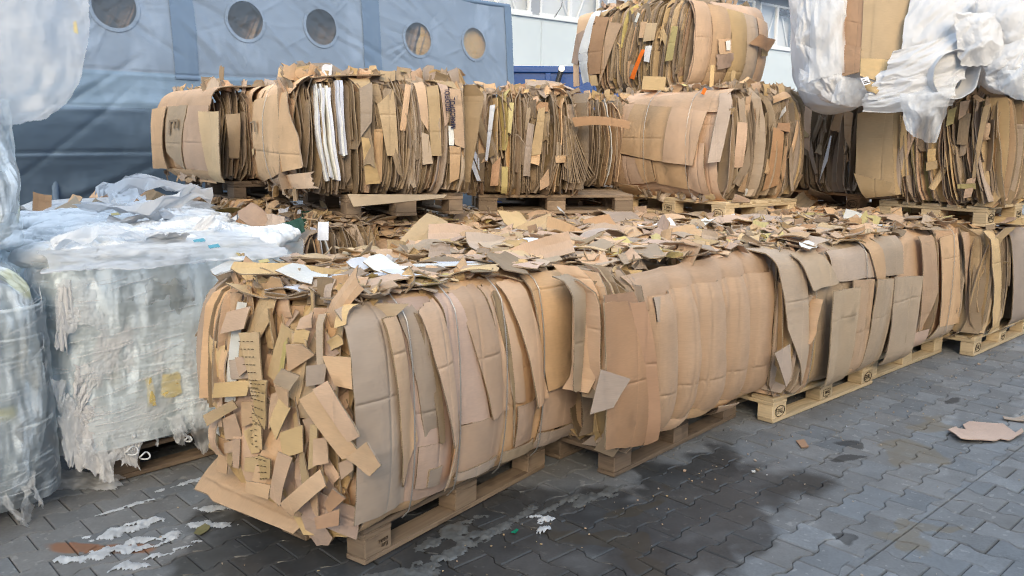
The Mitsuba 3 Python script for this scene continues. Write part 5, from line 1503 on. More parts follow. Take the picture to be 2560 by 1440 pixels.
b.panel('L', q((1064, 890), (1192, 880), (1202, 1195), (1086, 1202)), PINK, 0.030, n=(8, 12), off=0.1)
b.panel('L', q((1200, 1000), (1282, 1012), (1310, 1180), (1200, 1184)), PINK, 0.034, n=(7, 9), off=0.1)
b.panel('L', q((1282, 1012), (1386, 1030), (1392, 1166), (1312, 1176)), KRAFT, 0.040, n=(7, 9), off=0.1)
b.panel('L', q((1386, 1030), (1590, 1060), (1590, 1220), (1392, 1180)), KRAFT, 0.026, n=(10, 9), off=0.1)
b.panel('L', q((1660, 920), (1728, 920), (1722, 1272), (1600, 1210)), KRAFT, 0.036, n=(8, 14), off=0.08)
for w in (0, 2):
    b.wire('L', b.wires[1][w], 0.0024, 0.5, sink=-0.05)
b.panel('L', q((1190, 1180), (1325, 1190), (1325, 1240), (1185, 1272)), KRAFT, 0.08, n=(8, 6), torn=0.04, wr=0.015)
b.rim('L', 30, (0.02, 0.06), z=0.03, drop=True, out=(0, 0.06))
b.rim('L', 22, (0.02, 0.07))
b.edges('R', 0.02, 0.84, 110, kinds=(GREY, DARK, KRAFT, OCHRE), w=(4, 4, 1.4, 0.6), prot=(-0.07, 0.05), cut=0.4, twist=0.5)
for quad, kind in ((((1830, 600), (1880, 590), (1800, 1040), (1745, 1050)), GREY), (((1850, 600), (1880, 640), (1870, 720), (1845, 640)), WHITE), (((2120, 815), (2180, 850), (2165, 1190), (2090, 1230)), RUST), (((2170, 790), (2250, 790), (2215, 850), (2150, 830)), RUST), (((2165, 715), (2235, 680), (2225, 710), (2170, 770)), WHITE), (((1955, 1210), (1975, 1215), (1970, 1258), (1952, 1258)), WHITE), (((1940, 1130), (1990, 1100), (1970, 1240), (1930, 1230)), KRAFT), (((2140, 620), (2260, 580), (2260, 620), (2150, 665)), KRAFT), (((1850, 700), (1885, 690), (1880, 735), (1856, 735)), OCHRE)):
    b.panel('R', q(*quad), kind, 0.05, n=(5, 9), off=0.08, lift=tuple(b.rng.uniform(-0.02, 0.04, 4)), label='white paper scrap' if kind == WHITE else None)
b.panel('R', q((1890, 1245), (2015, 1285), (1990, 1300), (1865, 1300)), KRAFT, 0.10, n=(7, 5), off=0.1, lift=(0, 0, 0.06, 0.06))
b.panel('R', q((1985, 1300), (2270, 1290), (2270, 1315), (1985, 1325)), GREY, 0.10, n=(8, 4), off=0.1)
b.strips('R', 0.06, 0.82, 14)
b.rim('R', 34, (0.02, 0.09))
b.scrap(at_d(1635, 208, 6.35), (-0.6, -0.75, 0.15), (0.05, 0, 1), 0.17, 0.10, OCHRE, label='upright brown card on the upper edge')
b.scrap(at_d(1780, 190, 6.4), (-0.6, -0.7, 0.0), (0.02, 0, 1), 0.03, 0.16, OCHRE)
b.scrap(at_d(1833, 196, 6.4), (-0.6, -0.7, 0.0), (0.02, 0, 1), 0.03, 0.11, OCHRE)
b.scrap(at_d(1760, 228, 6.35), (-0.6, -0.7, 0.2), (0.5, 0, 0.7), 0.025, 0.05, ORANGE, label='small orange scrap')
b.litter(60, size=(0.05, 0.18), parts=60, h=0.05, tilt=0.9)

# ---- dark upper bale to the right of it
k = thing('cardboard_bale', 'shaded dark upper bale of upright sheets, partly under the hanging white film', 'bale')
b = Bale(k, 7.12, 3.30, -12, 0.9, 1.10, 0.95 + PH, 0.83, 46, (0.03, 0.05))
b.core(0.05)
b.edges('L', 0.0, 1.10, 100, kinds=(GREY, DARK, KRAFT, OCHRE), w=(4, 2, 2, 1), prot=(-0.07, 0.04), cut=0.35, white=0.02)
q = crop(1900, 0, 0.41667)
for quad, kind in ((((280, 575), (325, 590), (305, 910), (270, 880)), KRAFT), (((255, 780), (305, 776), (305, 822), (260, 830)), OCHRE), (((310, 830), (355, 1040), (330, 1045), (295, 900)), GREY), (((90, 580), (180, 545), (180, 570), (90, 620)), KRAFT), (((505, 650), (575, 680), (555, 900), (520, 820)), KRAFT), (((215, 1180), (290, 1130), (352, 1180), (285, 1245)), GREY), (((240, 1015), (275, 1050), (250, 1090), (210, 1075)), KRAFT), (((428, 815), (440, 815), (420, 960), (360, 1090)), WHITE)):
    b.panel('L', q(*quad), kind, 0.05, n=(5, 9), off=0.08, lift=tuple(b.rng.uniform(-0.01, 0.04, 4)))
b.edges('R', 0.0, 0.9, 30, kinds=(DARK, GREY, KRAFT), as_parts=False)
b.strips('L', 0.05, 1.0, 20)
b.rim('L', 26, (0.02, 0.08))
b.litter(40, size=(0.05, 0.2), parts=40, h=0.05, tilt=0.8)

# ---- far right upper bale
k = thing('cardboard_bale', 'far right upper bale of ochre sheets on the clean pine pallet under white film', 'bale')
b = Bale(k, 6.62, 2.08, -1.5, 1.2, 0.96, 0.95 + PH, 0.80, 47, (0.04, 0.05))
b.core(0.05)
b.edges('L', 0.02, 0.72, 120, kinds=(OCHRE, KRAFT, YELLOW, GREY, DARK), w=(4, 3, 0.5, 2, 2.4), prot=(-0.07, 0.04), cut=0.35, lean=0.10, bow=0.03, twist=0.4)
b.panel('L', q((576, 682), (802, 604), (806, 1170), (560, 1060)), OCHRE, 0.055, n=(12, 16), off=0.09, torn=0.002, lift=(0, 0.0, 0.0, -0.02))
b.panel('L', q((558, 1040), (806, 1100), (806, 1172), (610, 1192)), OCHRE, 0.056, n=(12, 6), off=0.09, torn=0.002)
b.panel('L', q((802, 606), (832, 690), (842, 1165), (806, 1172)), OCHRE, 0.045, n=(4, 14), off=0.09, lift=(0.01, -0.05, -0.05, 0.01), torn=0.002)
b.panel('L', q((838, 690), (880, 704), (892, 1050), (850, 1062)), OCHRE, 0.035, n=(5, 12), off=0.08)
for quad, kind in ((((1130, 660), (1185, 640), (1165, 740), (1130, 760)), YELLOW), (((1205, 610), (1262, 600), (1240, 690), (1200, 720)), PINK), (((1010, 975), (1075, 962), (1075, 1010), (1005, 1025)), OCHRE), (((1345, 640), (1385, 620), (1300, 1060), (1270, 1080)), OCHRE), (((1245, 1075), (1300, 1060), (1270, 1180), (1225, 1190)), KRAFT), (((1195, 1105), (1300, 1100), (1295, 1135), (1195, 1130)), YELLOW), (((1280, 560), (1345, 600), (1320, 612), (1270, 580)), KRAFT)):
    b.panel('L', q(*quad), kind, 0.05, n=(5, 9), off=0.08, lift=tuple(b.rng.uniform(-0.01, 0.03, 4)))
b.edges('R', 0.02, 1.18, 60, kinds=(OCHRE, KRAFT, GREY, DARK), as_parts=False)
b.strips('L', 0.04, 0.68, 10, kinds=(OCHRE, KRAFT, DARK, GREY))
b.rim('L', 30, (0.02, 0.08), s=(0, 0.75))
b.litter(60, size=(0.05, 0.2), parts=40, h=0.05, tilt=0.8)

# ---- topmost bale
k = thing('cardboard_bale', 'topmost barrel shaped bale with an orange strip and a white cloth, before the warehouse', 'bale')
b = Bale(k, 6.06, 4.36, -8, 0.86, 1.16, 1.96, 0.73, 48, (0.13, 0.06), ((0.16, 0.38, 0.58, 0.74), ()), (0.04, 0.0))
q = crop(1280, 0, 0.28906)
b.core(0.07)
b.edges('L', 0.0, 0.86, 120, kinds=(OCHRE, GREY, KRAFT, DARK, YELLOW), w=(3, 3, 2, 2, 0.3), prot=(-0.07, 0.04), cut=0.35, lean=-0.10, bow=-0.03, twist=0.5)
b.edges('L', 0.86, 1.16, 24, kinds=(KRAFT, OCHRE, GREY), prot=(-0.07, 0.035))
for quad, kind, lay in ((((548, 92), (692, 95), (640, 560), (505, 560)), KRAFT, 0.03), (((540, 300), (640, 240), (560, 560), (485, 545)), PINK, 0.05), (((500, 555), (560, 555), (562, 742), (494, 748)), KRAFT, 0.04),
                        (((742, 140), (862, 150), (792, 640), (665, 645)), RUST, 0.075), (((862, 190), (968, 206), (840, 560), (762, 732)), KRAFT, 0.06), (((665, 645), (752, 650), (748, 740), (690, 742)), OCHRE, 0.07),
                        (((745, 110), (830, 60), (800, 140), (745, 150)), OCHRE, 0.05), (((1180, 200), (1276, 200), (1250, 350), (1156, 362)), OCHRE, 0.06), (((1146, 430), (1178, 430), (1056, 690), (1020, 676)), ORANGE, 0.06),
                        (((1185, 400), (1227, 395), (1196, 540), (1155, 530)), BLUE, 0.055), (((1395, 225), (1440, 230), (1402, 522), (1335, 532)), YELLOW, 0.05), (((1130, 190), (1180, 190), (1150, 330), (1120, 330)), KRAFT, 0.05),
                        (((1090, 105), (1108, 120), (1085, 195), (1065, 190)), WHITE, 0.05)):
    b.panel('L', q(*quad), kind if kind != BLUE else WHITE, lay, n=(7, 12), off=0.09, lift=tuple(b.rng.uniform(-0.005, 0.02, 4)), label={ORANGE: 'bright orange strip', BLUE: 'pale grey card'}.get(kind), name='sheet')
b.panel('L', q((692, 62), (752, 115), (665, 450), (572, 470)), WHITE, 0.09, n=(8, 14), off=0.12, wr=0.016, torn=0.03, label='crumpled white cloth, upper half', name='cloth')
b.panel('L', q((572, 470), (660, 440), (668, 706), (602, 720)), WHITE, 0.09, n=(8, 12), off=0.12, wr=0.016, torn=0.03, name='cloth')
b.panel('L', q((690, 62), (830, 66), (800, 85), (740, 130)), WHITE, 0.05, n=(8, 6), off=0.1, wr=0.012, torn=0.03, name='cloth')
b.strips('L', 0.05, 0.8, 10, kinds=(OCHRE, DARK, GREY))
b.panel('R', [(-0.03, 0.72), (0.86, 0.72), (0.86, 0.0), (-0.03, 0.0)], KRAFT, 0.0, n=(44, 26), pxs=False, wr=0.008)
W5 = (-0.03, 0.16, 0.38, 0.58, 0.74, 0.86)
for i in range(5):
    b.panel('R', [(W5[i] + 0.005, 0.70 - 0.02 * i), (W5[i + 1] - 0.005, 0.69 - 0.03 * i), (W5[i + 1] - 0.01, 0.01), (W5[i], 0.01)], (KRAFT, KRAFT, OCHRE, GREY, KRAFT)[i], 0.02, n=(12, 20), pxs=False, torn=0.006, wr=0.006)
b.panel('R', q((1750, 340), (1860, 340), (1860, 470), (1760, 470)), KRAFT, 0.05, off=0.15, n=(7, 7), wr=0.012, torn=0.03)
b.panel('R', q((1790, 360), (1830, 355), (1830, 440), (1795, 440)), WHITE, 0.06, off=0.15, n=(5, 5), wr=0.012, torn=0.03, label='small white scrap')
b.panel('R', q((1740, 470), (1890, 460), (1880, 580), (1760, 600)), PINK, 0.05, off=0.15, n=(9, 7), wr=0.02, torn=0.04)
b.panel('R', q((2050, 305), (2165, 355), (2120, 460), (2000, 385)), RUST, 0.05, off=0.12, n=(6, 6), lift=(0.03, 0.08, 0.06, 0.0), label='rust brown flap at the right end')
b.panel('R', q((2100, 430), (2155, 430), (2150, 490), (2105, 490)), OCHRE, 0.06, off=0.12, n=(4, 4))
b.rim('L', 40, (0.02, 0.08), out=(-0.10, 0.02))
b.rim('R', 24, (0.02, 0.08), out=(-0.12, 0.0))
b.rim('L', 16, (0.02, 0.06), z=0.03, drop=True)
b.litter(140, size=(0.05, 0.2), parts=60, h=0.06, tilt=0.9, dz=-0.01)
TOP = b
A_, B_ = [np.array(b.px('L', *q(p)[0], 0.09)) for p in ((724, 390), (738, 195))]
d3 = b.P('L', B_[0], B_[1], 0) - b.P('L', A_[0], A_[1], 0)
ln = np.linalg.norm(d3); d3 /= ln
pk = b.panel('L', q((722, 165), (762, 150), (735, 420), (690, 440)), OCHRE, 0.070, n=(5, 10), off=0.09, label='narrow sheet with brown capital letters running upwards')
mid = (A_ + B_) / 2
m = meshkit.text_mesh('MARCOPOL', 0.03, 0.002, True)
qv = m.vertices - [m.bounds[:, 0].mean(), m.bounds[:, 1].mean(), 0]
qv[:, 0] *= ln / m.extents[0]
put(pk + '__lettering', (b.P('L', mid[0], mid[1], b.bul('L', mid[0], mid[1]) + 0.082) + np.outer(qv[:, 0], d3) + np.outer(qv[:, 1], np.cross(-b.ex, d3)) + np.outer(qv[:, 2], -b.ex), m.faces), 'burn_mat')


k = thing('cardboard_bale', 'brown bale added inside the tent, standing in for reflections in its left round windows', 'bale')
b = Bale(k, 2.5, TY + 0.34, 0, 3.3, 0.8, 2.05, 1.15, 71, (0.05, 0.05))  # added behind the panes to imitate their dark reflections
b.edges('R', 0, 3.3, 120, kinds=(DARK, GREY, KRAFT), as_parts=False, twist=0.8, lean=0.5)
b.panel('R', [(0, 1.15), (3.3, 1.15), (3.3, 0), (0, 0)], GREY, -0.08, pxs=False, n=(20, 10))
k = thing('cardboard_bale', 'ochre bale added inside the tent, standing in for reflections in the right round windows', 'bale')
b = Bale(k, 6.2, TY + 0.15, 0, 1.55, 0.8, 2.05, 1.10, 72, (0.02, 0.02))  # added close behind the panes to imitate golden reflections
b.panel('R', [(0.52, 1.1), (1.55, 1.1), (1.55, 0), (0.30, 0)], AMBER, 0.02, pxs=False, n=(16, 12), torn=0.03, wr=0.02)
b.panel('R', [(0, 1.1), (1.55, 1.1), (1.55, 0), (0, 0)], GREY, -0.06, pxs=False, n=(16, 12))
b.edges('R', 0, 0.5, 14, kinds=(DARK, GREY), as_parts=False, lean=0.4)

# ================================================================== FILM BALES AND LOOSE FILM
def lumpy(center, half, e=6, sub=6, seed=1, fold=0.03, fine=0.010, vert=(7, 7, 1.6), rotz=0.0, sag=0.0):
    m = trimesh.creation.icosphere(sub)
    d = m.vertices
    h = np.asarray(half, float)
    p = d * ((np.abs(d / h) ** e).sum(1) ** (-1 / e))[:, None]
    nrm = np.sign(d) * np.abs(p / h) ** (e - 1) / h
    nrm /= np.linalg.norm(nrm, axis=1, keepdims=True)
    P = p + np.asarray(center) * 0.37 + seed * 3.1
    warp = P + 0.06 * (np.stack([n3(P, 5, seed + 20), n3(P, 5, seed + 21), n3(P, 5, seed + 22)], 1) - 0.5)
    f1 = 1 - 2 * np.abs(meshkit.fbm(warp * vert, 3, seed) - 0.5)
    f2 = 1 - 2 * np.abs(meshkit.fbm(warp * np.array([15, 15, 11]), 3, seed + 5) - 0.5)
    big = meshkit.fbm(P * 2.4, 2, seed + 9) - 0.5
    off = fold * (f1 - 0.75) * 2.2 + fine * (f2 - 0.75) * 2.2 + 0.10 * big * min(1.0, h.min() / 0.4)
    w = p + nrm * off[:, None]
    if sag:
        w[:, :2] *= 1 + sag * np.clip(-w[:, 2:] / h[2], -1, 1) * 0.5
    c, s = math.cos(rotz), math.sin(rotz)
    w = w @ np.array([[c, s, 0], [-s, c, 0], [0, 0, 1]])
    return w + np.asarray(center), m.faces


def film_sheet(quad, deps, seed, n=(40, 44), fold=0.03, ang=0.0, freq=9.0, torn=0.05, fine=0.008, sagz=0.0, thick=0.002, puff=0.0):
    """A limp draped sheet of film between four points (photograph pixels and distances, turned into places)."""
    c = [at_d(x, y, d) for (x, y), d in zip(quad, deps)]
    m, k = n
    U, V = np.meshgrid(np.linspace(0, 1, m), np.linspace(0, 1, k), indexing='ij')
    edge = ((U == 0) | (U == 1) | (V == 0) | (V == 1))
    U2 = U + np.where((U == 0) | (U == 1), torn * 3 * (fb(V * 6, seed, 0, 3) - 0.5), 0)
    V2 = V + np.where((V == 0) | (V == 1), torn * 3 * (fb(U * 6, seed, 4, 3) - 0.5), 0)
    w = [(1 - U2) * (1 - V2), U2 * (1 - V2), U2 * V2, (1 - U2) * V2]
    g = sum(w[i][..., None] * c[i] for i in range(4))
    nrm = np.cross(c[1] - c[0], c[3] - c[0]); nrm /= np.linalg.norm(nrm)
    t = U * math.cos(ang) + V * math.sin(ang) + 0.10 * (fb(U * 3, V * 3, seed, 2) - 0.5)
    r = -U * math.sin(ang) + V * math.cos(ang)
    f1 = 1 - 2 * np.abs(fb(t * freq, r * 1.6, seed, 3) - 0.5)
    f2 = 1 - 2 * np.abs(fb(U * 16, V * 16, seed + 3, 3) - 0.5)
    o = fold * (f1 - 0.7) * 2 + fine * (f2 - 0.7) * 2 + puff * np.sin(U * math.pi) * np.sin(V * math.pi)
    g = g - nrm * o[..., None] * np.sign(nrm @ FWD)
    g[..., 2] -= sagz * np.sin(U * math.pi)
    v, f, _ = sheet_arrays(g, thick, 0, 0, U, V)
    return v, f


def wrap_shell(parent, center, half, e, seed, z0, z1, grow=1.015):
    """Stretch film wound round a bale: a tight, smoother sleeve with sheer streaks."""
    A, Z = np.meshgrid(np.linspace(0, 2 * np.pi, 220), np.linspace(z0, z1, 70), indexing='ij')
    h = np.asarray(half) * grow
    dx, dy = np.cos(A), np.sin(A)
    r = (np.abs(dx / h[0]) ** e + np.abs(dy / h[1]) ** e) ** (-1 / e)
    lump = 0.022 * (1 - 2 * np.abs(fb(A * 5 + 0.4 * nz(Z * 5, A), Z * 3, seed, 3) - 0.5)) + 0.01 * fb(A * 14, Z * 30, seed + 2, 2)
    r = r + lump
    g = np.stack([center[0] + dx * r, center[1] + dy * r, Z + 0.012 * np.sin(A * 3) + 0.0 * r], -1)
    m, k = A.shape
    i, j = np.meshgrid(np.arange(m - 1), np.arange(k - 1), indexing='ij')
    a_ = (i * k + j).ravel()
    q_ = np.stack([a_, a_ + k, a_ + k + 1, a_ + 1], 1)
    part(parent, 'stretch_wrap', (g.reshape(-1, 3), np.vstack([q_[:, [0, 1, 2]], q_[:, [0, 2, 3]]])), 'wrap_mat', True)


def wrap_ridges(parent, center, half, e, seed, z0, z1, n, a0, a1, grow=1.03):
    """The fine drawn-out folds of stretch film: thin raised lines that run nearly level round the bale."""
    rng, pile = np.random.default_rng(seed), Pile()
    h = np.asarray(half) * grow
    slope = rng.choice([0.03, 0.10, -0.05])
    for i in range(n):
        a = rng.uniform(a0, a1); l = rng.uniform(0.05, 0.35); z = rng.uniform(z0, z1)
        A = np.linspace(a, a + l, 9)
        r = (np.abs(np.cos(A) / h[0]) ** e + np.abs(np.sin(A) / h[1]) ** e) ** (-1 / e) + 0.024 * (1 - 2 * np.abs(fb(A * 5, z * 3, seed, 2) - 0.5)) * 0.6 + 0.004
        zz = z + (rng.normal(0.08, 0.07)) * (A - a) + 0.003 * np.sin(A * 30)
        v, f = tube(np.stack([center[0] + np.cos(A) * r, center[1] + np.sin(A) * r, zz], 1), rng.uniform(0.0005, 0.0012), 4)
        pile.add(v, f, np.zeros((len(v), 2)))
    part(parent, 'wrap_ridges', pile.out()[0], 'heap_film_mat', True, kind='stuff')


def rag(parent, p, size, seed, mat='sheer_mat', up=(0, 0, -1.0), name='loose_flap', label=None):
    rng = np.random.default_rng(seed)
    U, V = np.meshgrid(np.linspace(-0.5, 0.5, 10), np.linspace(0, 1, 12), indexing='ij')
    d = rng.normal(0, 1, 3); d[2] = 0; d /= np.linalg.norm(d)
    up = np.asarray(up, float) + rng.normal(0, 0.25, 3)
    o = np.cross(up, d)
    wdt = size * rng.uniform(0.4, 1.0) * (1 - 0.5 * V * rng.random()) * (1 + 0.5 * (fb(V * 5, seed, 0, 2) - 0.5))
    cr = 0.35 * size * (1 - 2 * np.abs(fb(U * 4 + seed, V * 3, seed, 3) - 0.5)) + 0.1 * size * np.sin(V * 5 + seed)
    g = np.asarray(p) + (U * wdt)[..., None] * d + (V * size * (1 + 0.3 * (fb(U * 5, seed, 2, 2) - 0.5)))[..., None] * up + cr[..., None] * o * 0.8
    v, f, _ = sheet_arrays(g, 0.0012, 0, 0, U, V)
    part(parent, name, (v, f), mat, True, None, label)


# ---- the big wrapped bale at left
k = thing('film_bale', 'large stretch wrapped bale of clear and white film at left beside the front cardboard bale', 'film bale')
c, h = np.array([1.635, 4.44, 0.60]), np.array([0.61, 0.57, 0.46])
part(k, 'packed_film', lumpy(c, h, 7, 6, 4, 0.018, 0.006, (16, 16, 1.6)), 'pack_mat', True)
wrap_shell(k, c, h, 7, 9, 0.20, 1.05)
wrap_ridges(k, c, h, 7, 10, 0.25, 1.03, 210, math.pi * 1.15, math.pi * 1.85)
rng = np.random.default_rng(8)
for i in range(70):        # layers of film pressed flat under the wrap
    x_, y_ = rng.uniform(120, 540), rng.uniform(700, 1060)
    w_, l_ = rng.uniform(20, 90), rng.uniform(40, 170)
    c0 = at_y(x_, y_, 3.872)
    dd = (c0 - CAM) @ FWD
    an_ = rng.normal(0.1, 0.25)
    qd = [(x_ + a_ * math.cos(an_) - b_ * math.sin(an_), y_ + a_ * math.sin(an_) + b_ * math.cos(an_)) for a_, b_ in ((0, 0), (w_, 0), (w_ * rng.uniform(0.4, 1.1), l_), (w_ * rng.uniform(-0.2, 0.4), l_ * rng.uniform(0.7, 1.1)))]
    part(k, 'film_layer', film_sheet(qd, [(at_y(*p, 3.872) - CAM) @ FWD for p in qd], 800 + i, (14, 20), 0.010, rng.normal(0, 0.4), 5, 0.10, 0.005), 'thin_film_mat' if i % 3 == 0 else 'sheer_mat', True)
for i in range(120):        # rolled and crumpled film on the top
    x, y = rng.uniform(1.08, 2.17), rng.uniform(3.92, 4.98)
    r_ = rng.uniform(0.03, 0.10)
    part(k, 'crumpled_film', lumpy((x, y, 1.045 + rng.uniform(0, 0.02)), (r_ * rng.uniform(1, 2.4), r_, r_ * rng.uniform(0.3, 0.55)), 2.2, 3 if r_ < 0.06 else 4, 100 + i, 0.02 * r_ / 0.1, 0.012 * r_ / 0.1, (10, 26, 20), rng.normal(0.2, 0.6)), 'white_film_mat', True)
for i in range(26):
    p = (rng.uniform(1.08, 2.1), rng.uniform(3.92, 4.9), 1.07)
    rag(k, p, rng.uniform(0.08, 0.22), 700 + i, 'sheer_mat' if i % 2 else 'thin_film_mat', (rng.normal(), rng.normal() - 0.3, 0.10))
part(k, 'top_wrap', film_sheet([(95, 585), (600, 575), (735, 640), (118, 690)], [(at_z(*p_, 1.09) - CAM) @ FWD for p_ in ((95, 585), (600, 575), (735, 640), (118, 690))], 14, (70, 60), 0.02, 1.4, 9, 0.03, 0.006), 'sheer_mat', True)
for i in range(90):        # frayed lower edge
    t_ = rng.random()
    rag(k, (1.06 + 1.10 * t_, 3.865 + rng.normal(0, 0.015), 0.25 + 0.03 * rng.normal() + 0.02 * t_), rng.uniform(0.03, 0.075) * (1.25 if t_ < 0.25 else 1), 300 + i, 'sheer_mat')
for (x_, y_), s_ in (((330, 1128), 0.026), ((362, 1140), 0.022), ((470, 1098), 0.016)):     # small loops of film
    c0 = at_y(x_, y_, 3.83)
    t_ = np.linspace(0, 2 * np.pi, 22)
    part(k, 'film_loop', tube(c0 + np.stack([s_ * np.cos(t_), 0.01 * np.sin(2 * t_), s_ * 0.7 * np.sin(t_)], 1), 0.004, 6), 'white_film_mat', True)
part(k, 'loose_flap', film_sheet([(60, 640), (300, 690), (200, 900), (100, 850)], (3.75, 3.85, 3.82, 3.72), 4, fold=0.025, ang=0.3, fine=0.004), 'sheer_mat', True, label='whitish drape over the left corner')
for q_ in ([(362, 948), (380, 940), (392, 1012), (372, 1018)], [(405, 940), (450, 930), (455, 985), (400, 995)]):
    c4 = [at_y(*p, 3.843) for p in q_]
    U, V = np.meshgrid(np.linspace(0, 1, 6), np.linspace(0, 1, 8), indexing='ij')
    gq = sum(w_[..., None] * c4[i_] for i_, w_ in enumerate([(1 - U) * V, U * V, U * (1 - V), (1 - U) * (1 - V)])) + 0.02 * (fb(U * 4, V * 5, q_[0][0], 3) - 0.5)[..., None]
    v, f, uv = sheet_arrays(gq, 0.002, YELLOW, 5, U * .05, V * .1, YELLOW)
    part(k, 'yellow_scrap', (v, f), 'cardboard_mat', True, uv, 'yellow scrap under the wrap')
for (x_, y_), kd, s_ in (((498, 604), BLUE, 0.028), ((535, 618), BLUE, 0.026), ((290, 537), YELLOW, 0.03), ((455, 588), YELLOW, 0.022), ((660, 655), YELLOW, 0.022)):
    p = at_z(x_, y_, 1.10)
    t_ = rng.uniform(0, 3)
    v, f, uv = sheet_arrays(p + s_ * np.array([[[-1, -.5, 0], [-.8, .5, .3]], [[.8, -.6, .1], [1, .6, .45]]]), 0.002, kd, 9, np.zeros((2, 2)) + .02, np.zeros((2, 2)) + .02, kd)
    part(k, 'coloured_scrap', (v, f), 'cardboard_mat', False, uv)
part(k, 'dark_rag', lumpy(at_z(197, 598, 1.09), (0.060, 0.04, 0.022), 2, 4, 55, 0.02, 0.012, (20, 20, 20), 0.3), 'dark_rag_mat', True)

k = thing('film_bale', 'white film bale behind the wrapped one, only its crumpled top showing', 'film bale')
part(k, 'packed_film', lumpy((1.95, 5.62, 0.60), (0.62, 0.58, 0.47), 6, 5, 14, 0.03, 0.010, (8, 8, 3)), 'white_film_mat', True)
for i in range(60):
    x, y, r_ = rng.uniform(1.4, 2.5), rng.uniform(5.1, 6.15), rng.uniform(0.04, 0.11)
    part(k, 'crumpled_film', lumpy((x, y, 1.04), (r_ * rng.uniform(1.2, 2.2), r_, r_ * 0.4), 2.2, 3, 200 + i, 0.02 * r_ / 0.1, 0.012 * r_ / 0.1, (10, 26, 20), rng.normal(0.2, 0.6)), 'white_film_mat', True)
for i in range(14):
    rag(k, (rng.uniform(1.4, 2.45), rng.uniform(5.1, 6.1), 1.08), rng.uniform(0.1, 0.25), 760 + i, 'sheer_mat' if i % 2 else 'thin_film_mat', (rng.normal(), rng.normal() - 0.3, 0.12))

# snow covered bale at the foot of the tent
k = thing('snowy_bale', 'low bale capped with snow at the foot of the tent wall', 'bale')
b = Bale(k, 1.75, 6.35, -4, 1.15, 1.1, PH, 0.84, 61, (0.03, 0.03))
b.core(0.04)
b.edges('R', 0, 1.15, 30, as_parts=False)
b.edges('L', 0, 1.1, 30, as_parts=False)
X, Y = np.meshgrid(np.linspace(-0.02, 1.17, 60), np.linspace(-0.02, 1.12, 56), indexing='ij')
Zs = 0.045 + 0.06 * (fb(X * 2.5, Y * 2.5, 3, 3) - 0.3) - 0.25 * np.clip(np.maximum(np.abs(X / 0.58 - 1), np.abs(Y / 0.55 - 1)) - 0.86, 0, 1)
gq = b.O + X[..., None] * b.ex + Y[..., None] * b.ey + (b.z + b.H + Zs)[..., None] * np.array([0, 0, 1.0])
v, f, _ = sheet_arrays(gq, 0.03, 0, 0, X, Y)
part(k, 'snow_cap', (v, f), 'snow_mat', True)
for (x_, y_), kd, (w_, h_) in (((105, 512), RUST, (0.12, 0.2)), ((185, 505), KRAFT, (0.08, 0.12)), ((245, 488), KRAFT, (0.09, 0.14)), ((268, 486), KRAFT, (0.08, 0.13)), ((370, 505), DARK, (0.13, 0.22)), ((350, 498), RUST, (0.1, 0.16)), ((420, 517), KRAFT, (0.08, 0.16)), ((170, 525), GREY, (0.1, 0.2)), ((225, 528), GREY, (0.06, 0.2)), ((395, 512), DARK, (0.12, 0.2))):
    b.scrap(at_z(x_, y_, 1.06), (b.rng.normal(-0.4, 0.3), -0.8, 0.7), (0.6 + b.rng.normal(0, 0.3), 0, 0.8), w_, h_, kd, fold=0.3)

# ---- film bales stacked at the left edge of the frame
k = thing('film_bale', 'bottom wrapped film bale cut off by the left edge of the picture', 'film bale')
c, h = np.array([0.42, 4.12, 0.56]), np.array([0.56, 0.45, 0.54])
part(k, 'packed_film', lumpy(c, h, 3.6, 6, 24, 0.02, 0.006, (14, 14, 1.8)), 'pack_mat', True)
wrap_shell(k, c, h, 3.6, 29, 0.12, 0.92, 1.02)
wrap_ridges(k, c, h, 3.6, 30, 0.15, 0.95, 140, math.pi * 1.2, math.pi * 1.95, 1.015)
for i in range(16):
    rag(k, (0.55 + 0.35 * rng.random(), 3.78 + 0.3 * rng.random(), 0.16 + 0.05 * rng.random()), rng.uniform(0.08, 0.18), 400 + i)
k = thing('film_bale', 'upper wrapped film bundle stacked on the left edge bale', 'film bale')
c, h = np.array([0.44, 4.18, 1.46]), np.array([0.52, 0.42, 0.42])
part(k, 'packed_film', lumpy(c, h, 3.2, 6, 34, 0.026, 0.006, (11, 11, 3), 0, 0.16), 'pack_mat', True)
wrap_shell(k, c, h, 3.0, 39, 1.14, 1.72, 1.0)
wrap_ridges(k, c, h, 3.0, 40, 1.15, 1.75, 160, math.pi * 1.2, math.pi * 1.95, 1.0)
k = thing('film_bale', 'wrapped film bale added unseen beyond the left edge to shade the tent wall', 'film bale')
part(k, 'packed_film', lumpy((-0.95, 4.2, 0.60), (0.6, 0.5, 0.58), 5, 5, 84, 0.03, 0.006, (9, 9, 2)), 'pack_mat', True)  # out of view, added to keep sun off the lower tarp
k = thing('film_bale', 'tall film bundle added unseen beyond the left edge to shade the tent wall', 'film bale')
part(k, 'packed_film', lumpy((-0.95, 4.25, 1.95), (0.62, 0.5, 0.80), 4, 5, 86, 0.03, 0.006, (9, 9, 2)), 'pack_mat', True)  # second added bundle, out of view, raises the shade on the tarp
k = thing('film_bag', 'translucent film bag hanging at the upper left over the tent view', 'film bag')
c = np.array([0.98, 4.13, 2.16])
part(k, 'bag', lumpy(c, (0.29, 0.30, 0.52), 2.8, 6, 44, 0.05, 0.006, (6, 6, 1.4)), 'sheer_mat', True)
part(k, 'inner_film', lumpy(c - [0.03, -0.03, 0.04], (0.20, 0.22, 0.40), 2.4, 5, 46, 0.05, 0.006, (5, 5, 2)), 'sheer_mat', True)
